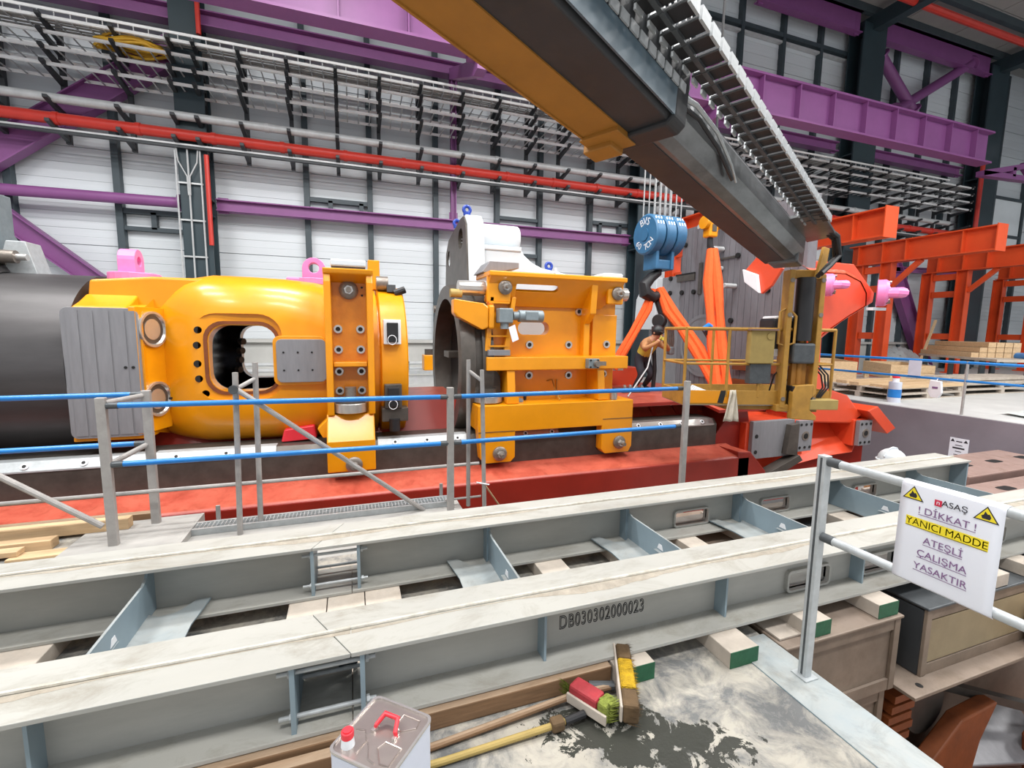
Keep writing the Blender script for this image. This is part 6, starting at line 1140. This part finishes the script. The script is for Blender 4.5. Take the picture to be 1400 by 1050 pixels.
MB().tube([(-2.9, 4.3, 0.33), (-0.9, 4.27, 0.335), (1.16, 4.25, 0.34)], 0.016, 8).build('ledger', 'tubegrey', sf)
sf2 = thing('scaffold_frame', 'pair of upright scaffold tubes before the left foot of the wide yellow housing', 'scaffold', (1.07, 4.06, -0.03))
MB().tube([(1.02, 4.12, -0.03), (1.02, 4.12, 1.37)], 0.020, 10).build('upright', 'tubegrey', sf2); MB().tube([(1.16, 4.05, -0.03), (1.13, 4.05, 1.28)], 0.020, 10).build('upright', 'tubegrey', sf2)
MB().tube([(1.02, 4.12, 1.27), (1.13, 4.05, 1.18)], 0.017, 10).build('cross_tube', 'tubegrey', sf2); MB().tube([(1.155, 4.05, 0.20), (1.5, 4.35, -0.3)], 0.009, 6).build('tie_wire', 'wood', sf2); MB().tube([(1.08, 4.04, 0.22), (1.2, 4.03, 0.19)], 0.008, 6).build('twist', 'offwhite', sf2)
MB().tube([(0.8, 4.15, 0.04), (1.14, 4.1, 0.06)], 0.012, 6).build('low_tube', 'tubegrey', sf2)
tag(MB().tube([(-2.9, 4.15, 1.0), (-1.80, 4.13, 0.14)], 0.022, 10).build('loose_tube', 'tubegrey'), 'grey tube slanting down at the left edge behind the corner post', 'tube')
gt = thing('grating_strip', 'narrow steel grating strip along the pit edge below the blue rail', 'grating', (-0.1, 4.28, -0.03)); MB().box(-1.25, 0.86, 4.16, 4.19, -0.03, 0.02).build('edge_bar', 'galv', gt); MB().box(-1.25, 0.86, 4.30, 4.33, -0.03, 0.02).build('edge_bar', 'galv', gt)
m_ = MB(); x = -1.24
while x < 0.85: m_.box(x, x + 0.006, 4.19, 4.30, -0.02, 0.018); x += 0.03
tag(m_.build('bars', 'galv', gt), kind='stuff'); 
for y in (4.215, 4.245, 4.275): MB().box(-1.25, 0.86, y - .003, y + .003, -0.015, 0.019).build('cross_bar', 'galv', gt)
for x in (-1.1, 0.80): MB().box(x - 0.015, x + 0.015, 4.33, 4.35, -0.03, 0.14).build('upstand', 'tubegrey', gt)
MB().box(-1.25, 0.95, 4.12, 4.36, -0.12, -0.03).build('bearer', 'concrete', gt)
sb = thing('corner_slab', 'pale sloped floor slab corner under the back post of the left rail', 'slab', (-1.6, 4.2, 0)); MB().box(-2.0, -1.27, 3.6, 4.52, 0.0, 0.024).build('plate', 'concrete', sb, 0.004); MB().prism([(3.7, 0.024), (4.52, 0.024), (4.52, -0.3), (3.7, -0.3)], 'yz', -1.27, -1.25).build('end_plate', 'concrete', sb)
for k, (a, b_, y0, y1, z0, z1, mt_, lab) in enumerate(((-3.6, -1.62, 4.50, 4.58, 0.0, 0.075, 'woodbrown', 'rearmost long timber at the left foot of the blue rail'), (-3.6, -1.72, 4.32, 4.41, 0.024, 0.11, 'wood', 'long thick pale timber lying beside the left posts'), (-3.2, -2.12, 4.14, 4.24, 0.0, 0.07, 'wood', 'shorter pale timber in front of the thick one at the left edge'), (-2.3, -1.88, 3.98, 4.10, 0.0, 0.02, 'wood', 'small flat pale board in front of the left timbers'), (-3.2, -2.25, 4.02, 4.11, 0.022, 0.06, 'wood', 'thin pale batten lying nearest the girder at the left edge'))):
    tag(MB().box(a, b_, y0, y1, z0, z1).build('loose_timber', mt_, None, 0.004), lab, 'timber', 'loose timbers by the left rail')
# ------------------------------------------------------------------ tin can
cA, cB, cD = Vector((-0.094, 1.402, 0)), Vector((0.054, 1.58, 0)), Vector((0.22, 1.418, 0)); cx = (cB - cA).normalized(); cy_ = (cD - cB).normalized(); cc_ = (cA + cD)/2
can = thing('tin_can', 'square tinplate can with red cap and red handle on the floor plate', 'can', cc_); HS = 0.117; CH = 0.34
cx = (cx - cy_*cx.dot(cy_)*0.5).normalized(); cy_ = Vector((-cx.y, cx.x, 0)) * (1 if Vector((-cx.y, cx.x, 0)).dot(cy_) > 0 else -1)
def CP(a, b, z): return cc_ + cx*a + cy_*b + Vector((0, 0, z))
def csq(h, r, z0, z1, name, mat, parent=can, inner=None):
    pl = rrect(-h, h, -h, h, r, 4); m_ = MB(); m_.prism(pl, 'xy', z0, z1, holes=[rrect(-inner, inner, -inner, inner, r, 4)] if inner else []); m_.v = [CP(v.x, v.y, v.z) for v in m_.v]; return m_.build(name, mat, parent)
csq(HS, 0.022, 0.006, CH - 0.02, 'body', 'tinlabel'); csq(HS + 0.0005, 0.022, CH - 0.03, CH - 0.013, 'upper_band', 'tinlabel'); csq(HS + 0.002, 0.022, 0.0, 0.008, 'bottom_seam', 'tin'); csq(HS + 0.003, 0.024, CH - 0.008, CH, 'top_seam', 'chrome', can, HS - 0.004)
top = csq(HS - 0.001, 0.021, CH - 0.0125, CH - 0.006, 'top', 'tin')
def ridge(pts, mat='tin'): MB().tube([CP(a, b, CH - 0.005) for a, b in pts], 0.0028, 6).build('pressed_ridge', mat, top)
ridge([(-0.02, 0.09), (-0.085, 0.09), (-0.09, 0.06), (-0.05, 0.02), (-0.02, 0.03), (-0.02, 0.09)]); ridge([(0.09, 0.02), (0.09, 0.085), (0.06, 0.09), (0.03, 0.05), (0.04, 0.02), (0.09, 0.02)]); ridge([(-0.09, -0.03), (-0.04, -0.03), (-0.01, -0.06), (-0.02, -0.09)]); ridge([(-0.045, -0.02), (-0.09, 0.015), (-0.095, 0.045)])
ps_ = CP(-0.075, -0.075, CH - 0.008); nk = MB().cyl(ps_, ps_ + Vector((0, 0, 0.035)), 0.022, 18, 0.018).build('spout', 'spout', can); MB().cyl(ps_ + Vector((0, 0, 0.030)), ps_ + Vector((0, 0, 0.052)), 0.0195, 18).build('cap', 'capred', can, 0.002); MB().cyl(ps_ + Vector((0, 0, 0.052)), ps_ + Vector((0, 0, 0.056)), 0.014, 16).build('cap_disc', 'capred', can)
for q in range(0): pass
hpt = [(-0.005, -0.035, 0.002), (-0.005, -0.03, 0.016), (0.028, -0.018, 0.034), (0.028, 0.032, 0.034), (-0.005, 0.045, 0.016), (-0.005, 0.05, 0.002)]
MB().tube([CP(a + 0.012, b, CH - 0.006 + z) for a, b, z in hpt], [0.006, 0.007, 0.009, 0.009, 0.007, 0.006], 10).build('handle', 'capred', can)
for b in (-0.033, 0.048): MB().obox(CP(0.005, b, CH - 0.002), cx*0.014, cy_*0.006, (0, 0, 0.005)).build('handle_clip', 'chrome', can)
ptc = MB(); ptc.obox(CP(HS + 0.0008, 0.02, 0.27), cy_*0.02, (0, 0, 0.022), cx*0.0006); ptc.build('label_frame', 'inkpurple', can); MB().obox(CP(HS + 0.0012, 0.02, 0.27), cy_*0.0185, (0, 0, 0.0205), cx*0.0006).build('label_field', 'tinlabel', can)
# ------------------------------------------------------------------ two brooms on the floor plate
def bristles(parent, c, u, v, n_, L_, W_, H_, mat, k=260, seed=1):
    rnd = random.Random(seed); m_ = MB()
    for i in range(k):
        p = Vector(c) + u*rnd.uniform(-L_, L_) + v*rnd.uniform(-W_, W_); q = p + n_*(H_*rnd.uniform(0.7, 1.1)) + u*rnd.uniform(-.015, .015) + v*rnd.uniform(-.012, .012); s_ = u*0.0025; w2 = v*0.0025
        m_.add([p + s_, p - s_ + w2, p - s_ - w2, q], [(0, 1, 3), (1, 2, 3), (2, 0, 3)])
    tag(m_.build('bristles', mat, parent), kind='stuff')
b1 = thing('push_broom', 'push broom with yellow bristles standing on edge, handle lying left', 'broom', (1.14, 1.62, 0))
u1 = Vector((1.235, 1.80, 0)) - Vector((1.05, 1.44, 0)); L1 = u1.length/2; u1.normalize(); n1 = Vector((u1.y, -u1.x, 0)); c1_ = Vector((1.105, 1.645, 0.075))
m_ = MB().obox(c1_, u1*(L1*0.98), n1*0.006, (0, 0, 0.038)); m_.build('head', 'woodgrey', b1, 0.006)
for (o_, L_, mt_) in ((0.0, L1*0.45, 'bristle_y'), (-L1*0.72, L1*0.25, 'broomwood'), (L1*0.70, L1*0.25, 'broomwood')):
    MB().obox(c1_ + n1*0.04 + u1*o_, u1*L_, n1*0.034, (0, 0, 0.044)).build('bristle_core', mt_, b1, 0.012)
    bristles(b1, c1_ + n1*0.03 + u1*o_, u1, Vector((0, 0, 1)), n1, L_, 0.045, 0.06, mt_, 260 if mt_ == 'bristle_y' else 120, 3)
MB().tube([c1_ - n1*0.012 + Vector((0, 0, -0.035)), (0.90, 1.665, 0.036), (0.3, 1.63, 0.018), (-0.5, 1.585, 0.016)], 0.0145, 10).build('handle', 'woodbrown', b1); MB().tube([c1_ - n1*0.012 + Vector((0, 0, -0.035)), c1_ - n1*0.10 + Vector((-.03, 0, -0.037))], 0.02, 10).build('ferrule', 'galvdark', b1)
b2 = thing('push_broom', 'push broom with a red head and green bristles, wooden handle lying left', 'broom', (0.9, 1.56, 0))
u2 = (Vector((0.985, 1.49, 0)) - Vector((0.89, 1.66, 0))); L2_ = u2.length/2; u2.normalize(); n2 = Vector((-u2.y, u2.x, 0)); n2 = n2 if n2.x > 0 else -n2; c2_ = Vector((0.905, 1.57, 0.06))
MB().obox(c2_ - Vector((0, 0, 0.012)), u2*L2_, n2*0.006, (0, 0, 0.022)).build('head_edge', 'woodgrey', b2, 0.003)
MB().obox(c2_ + n2*0.042 - u2*L2_*0.25, u2*(L2_*0.72), n2*0.038, (0, 0, 0.045)).build('head', 'broomred', b2, 0.012)
MB().obox(c2_ + n2*0.045 + u2*L2_*0.72, u2*(L2_*0.24), n2*0.04, (0, 0, 0.045)).build('bristle_core', 'bristle_g', b2, 0.012); bristles(b2, c2_ + n2*0.03 + u2*L2_*0.7, u2, Vector((0, 0, 1)), (n2 + u2*0.5).normalized(), L2_*0.3, 0.045, 0.07, 'bristle_g', 260, 5); bristles(b2, c2_ + n2*0.02 - u2*L2_*1.0, u2, Vector((0, 0, 1)), (-u2).normalized(), 0.02, 0.03, 0.05, 'bristle_g', 90, 6)
MB().tube([c2_ - n2*0.01 + Vector((0, 0, -0.03)), (0.74, 1.555, 0.028), (0.3, 1.555, 0.016), (-0.3, 1.56, 0.016)], 0.0135, 10).build('handle', 'khaki', b2); MB().tube([c2_ - n2*0.01 + Vector((0, 0, -0.03)), (0.80, 1.556, 0.03)], 0.016, 10).build('ferrule', 'rubber', b2)
MB().obox((0.765, 1.556, 0.03), (0.03, 0, 0), (0, 0.024, 0), (0, 0, 0.024)).build('mud_clump', 'broomwood', b2, 0.012)
tag(MB().obox((1.20, 1.0, 0.02), (0.02, 0, 0), (0, 0.02, 0), (0, 0, 0.016)).build('dark_clod', 'rubber', None, 0.01), 'small dark clod on the dusty floor plate, bottom edge', 'clod')
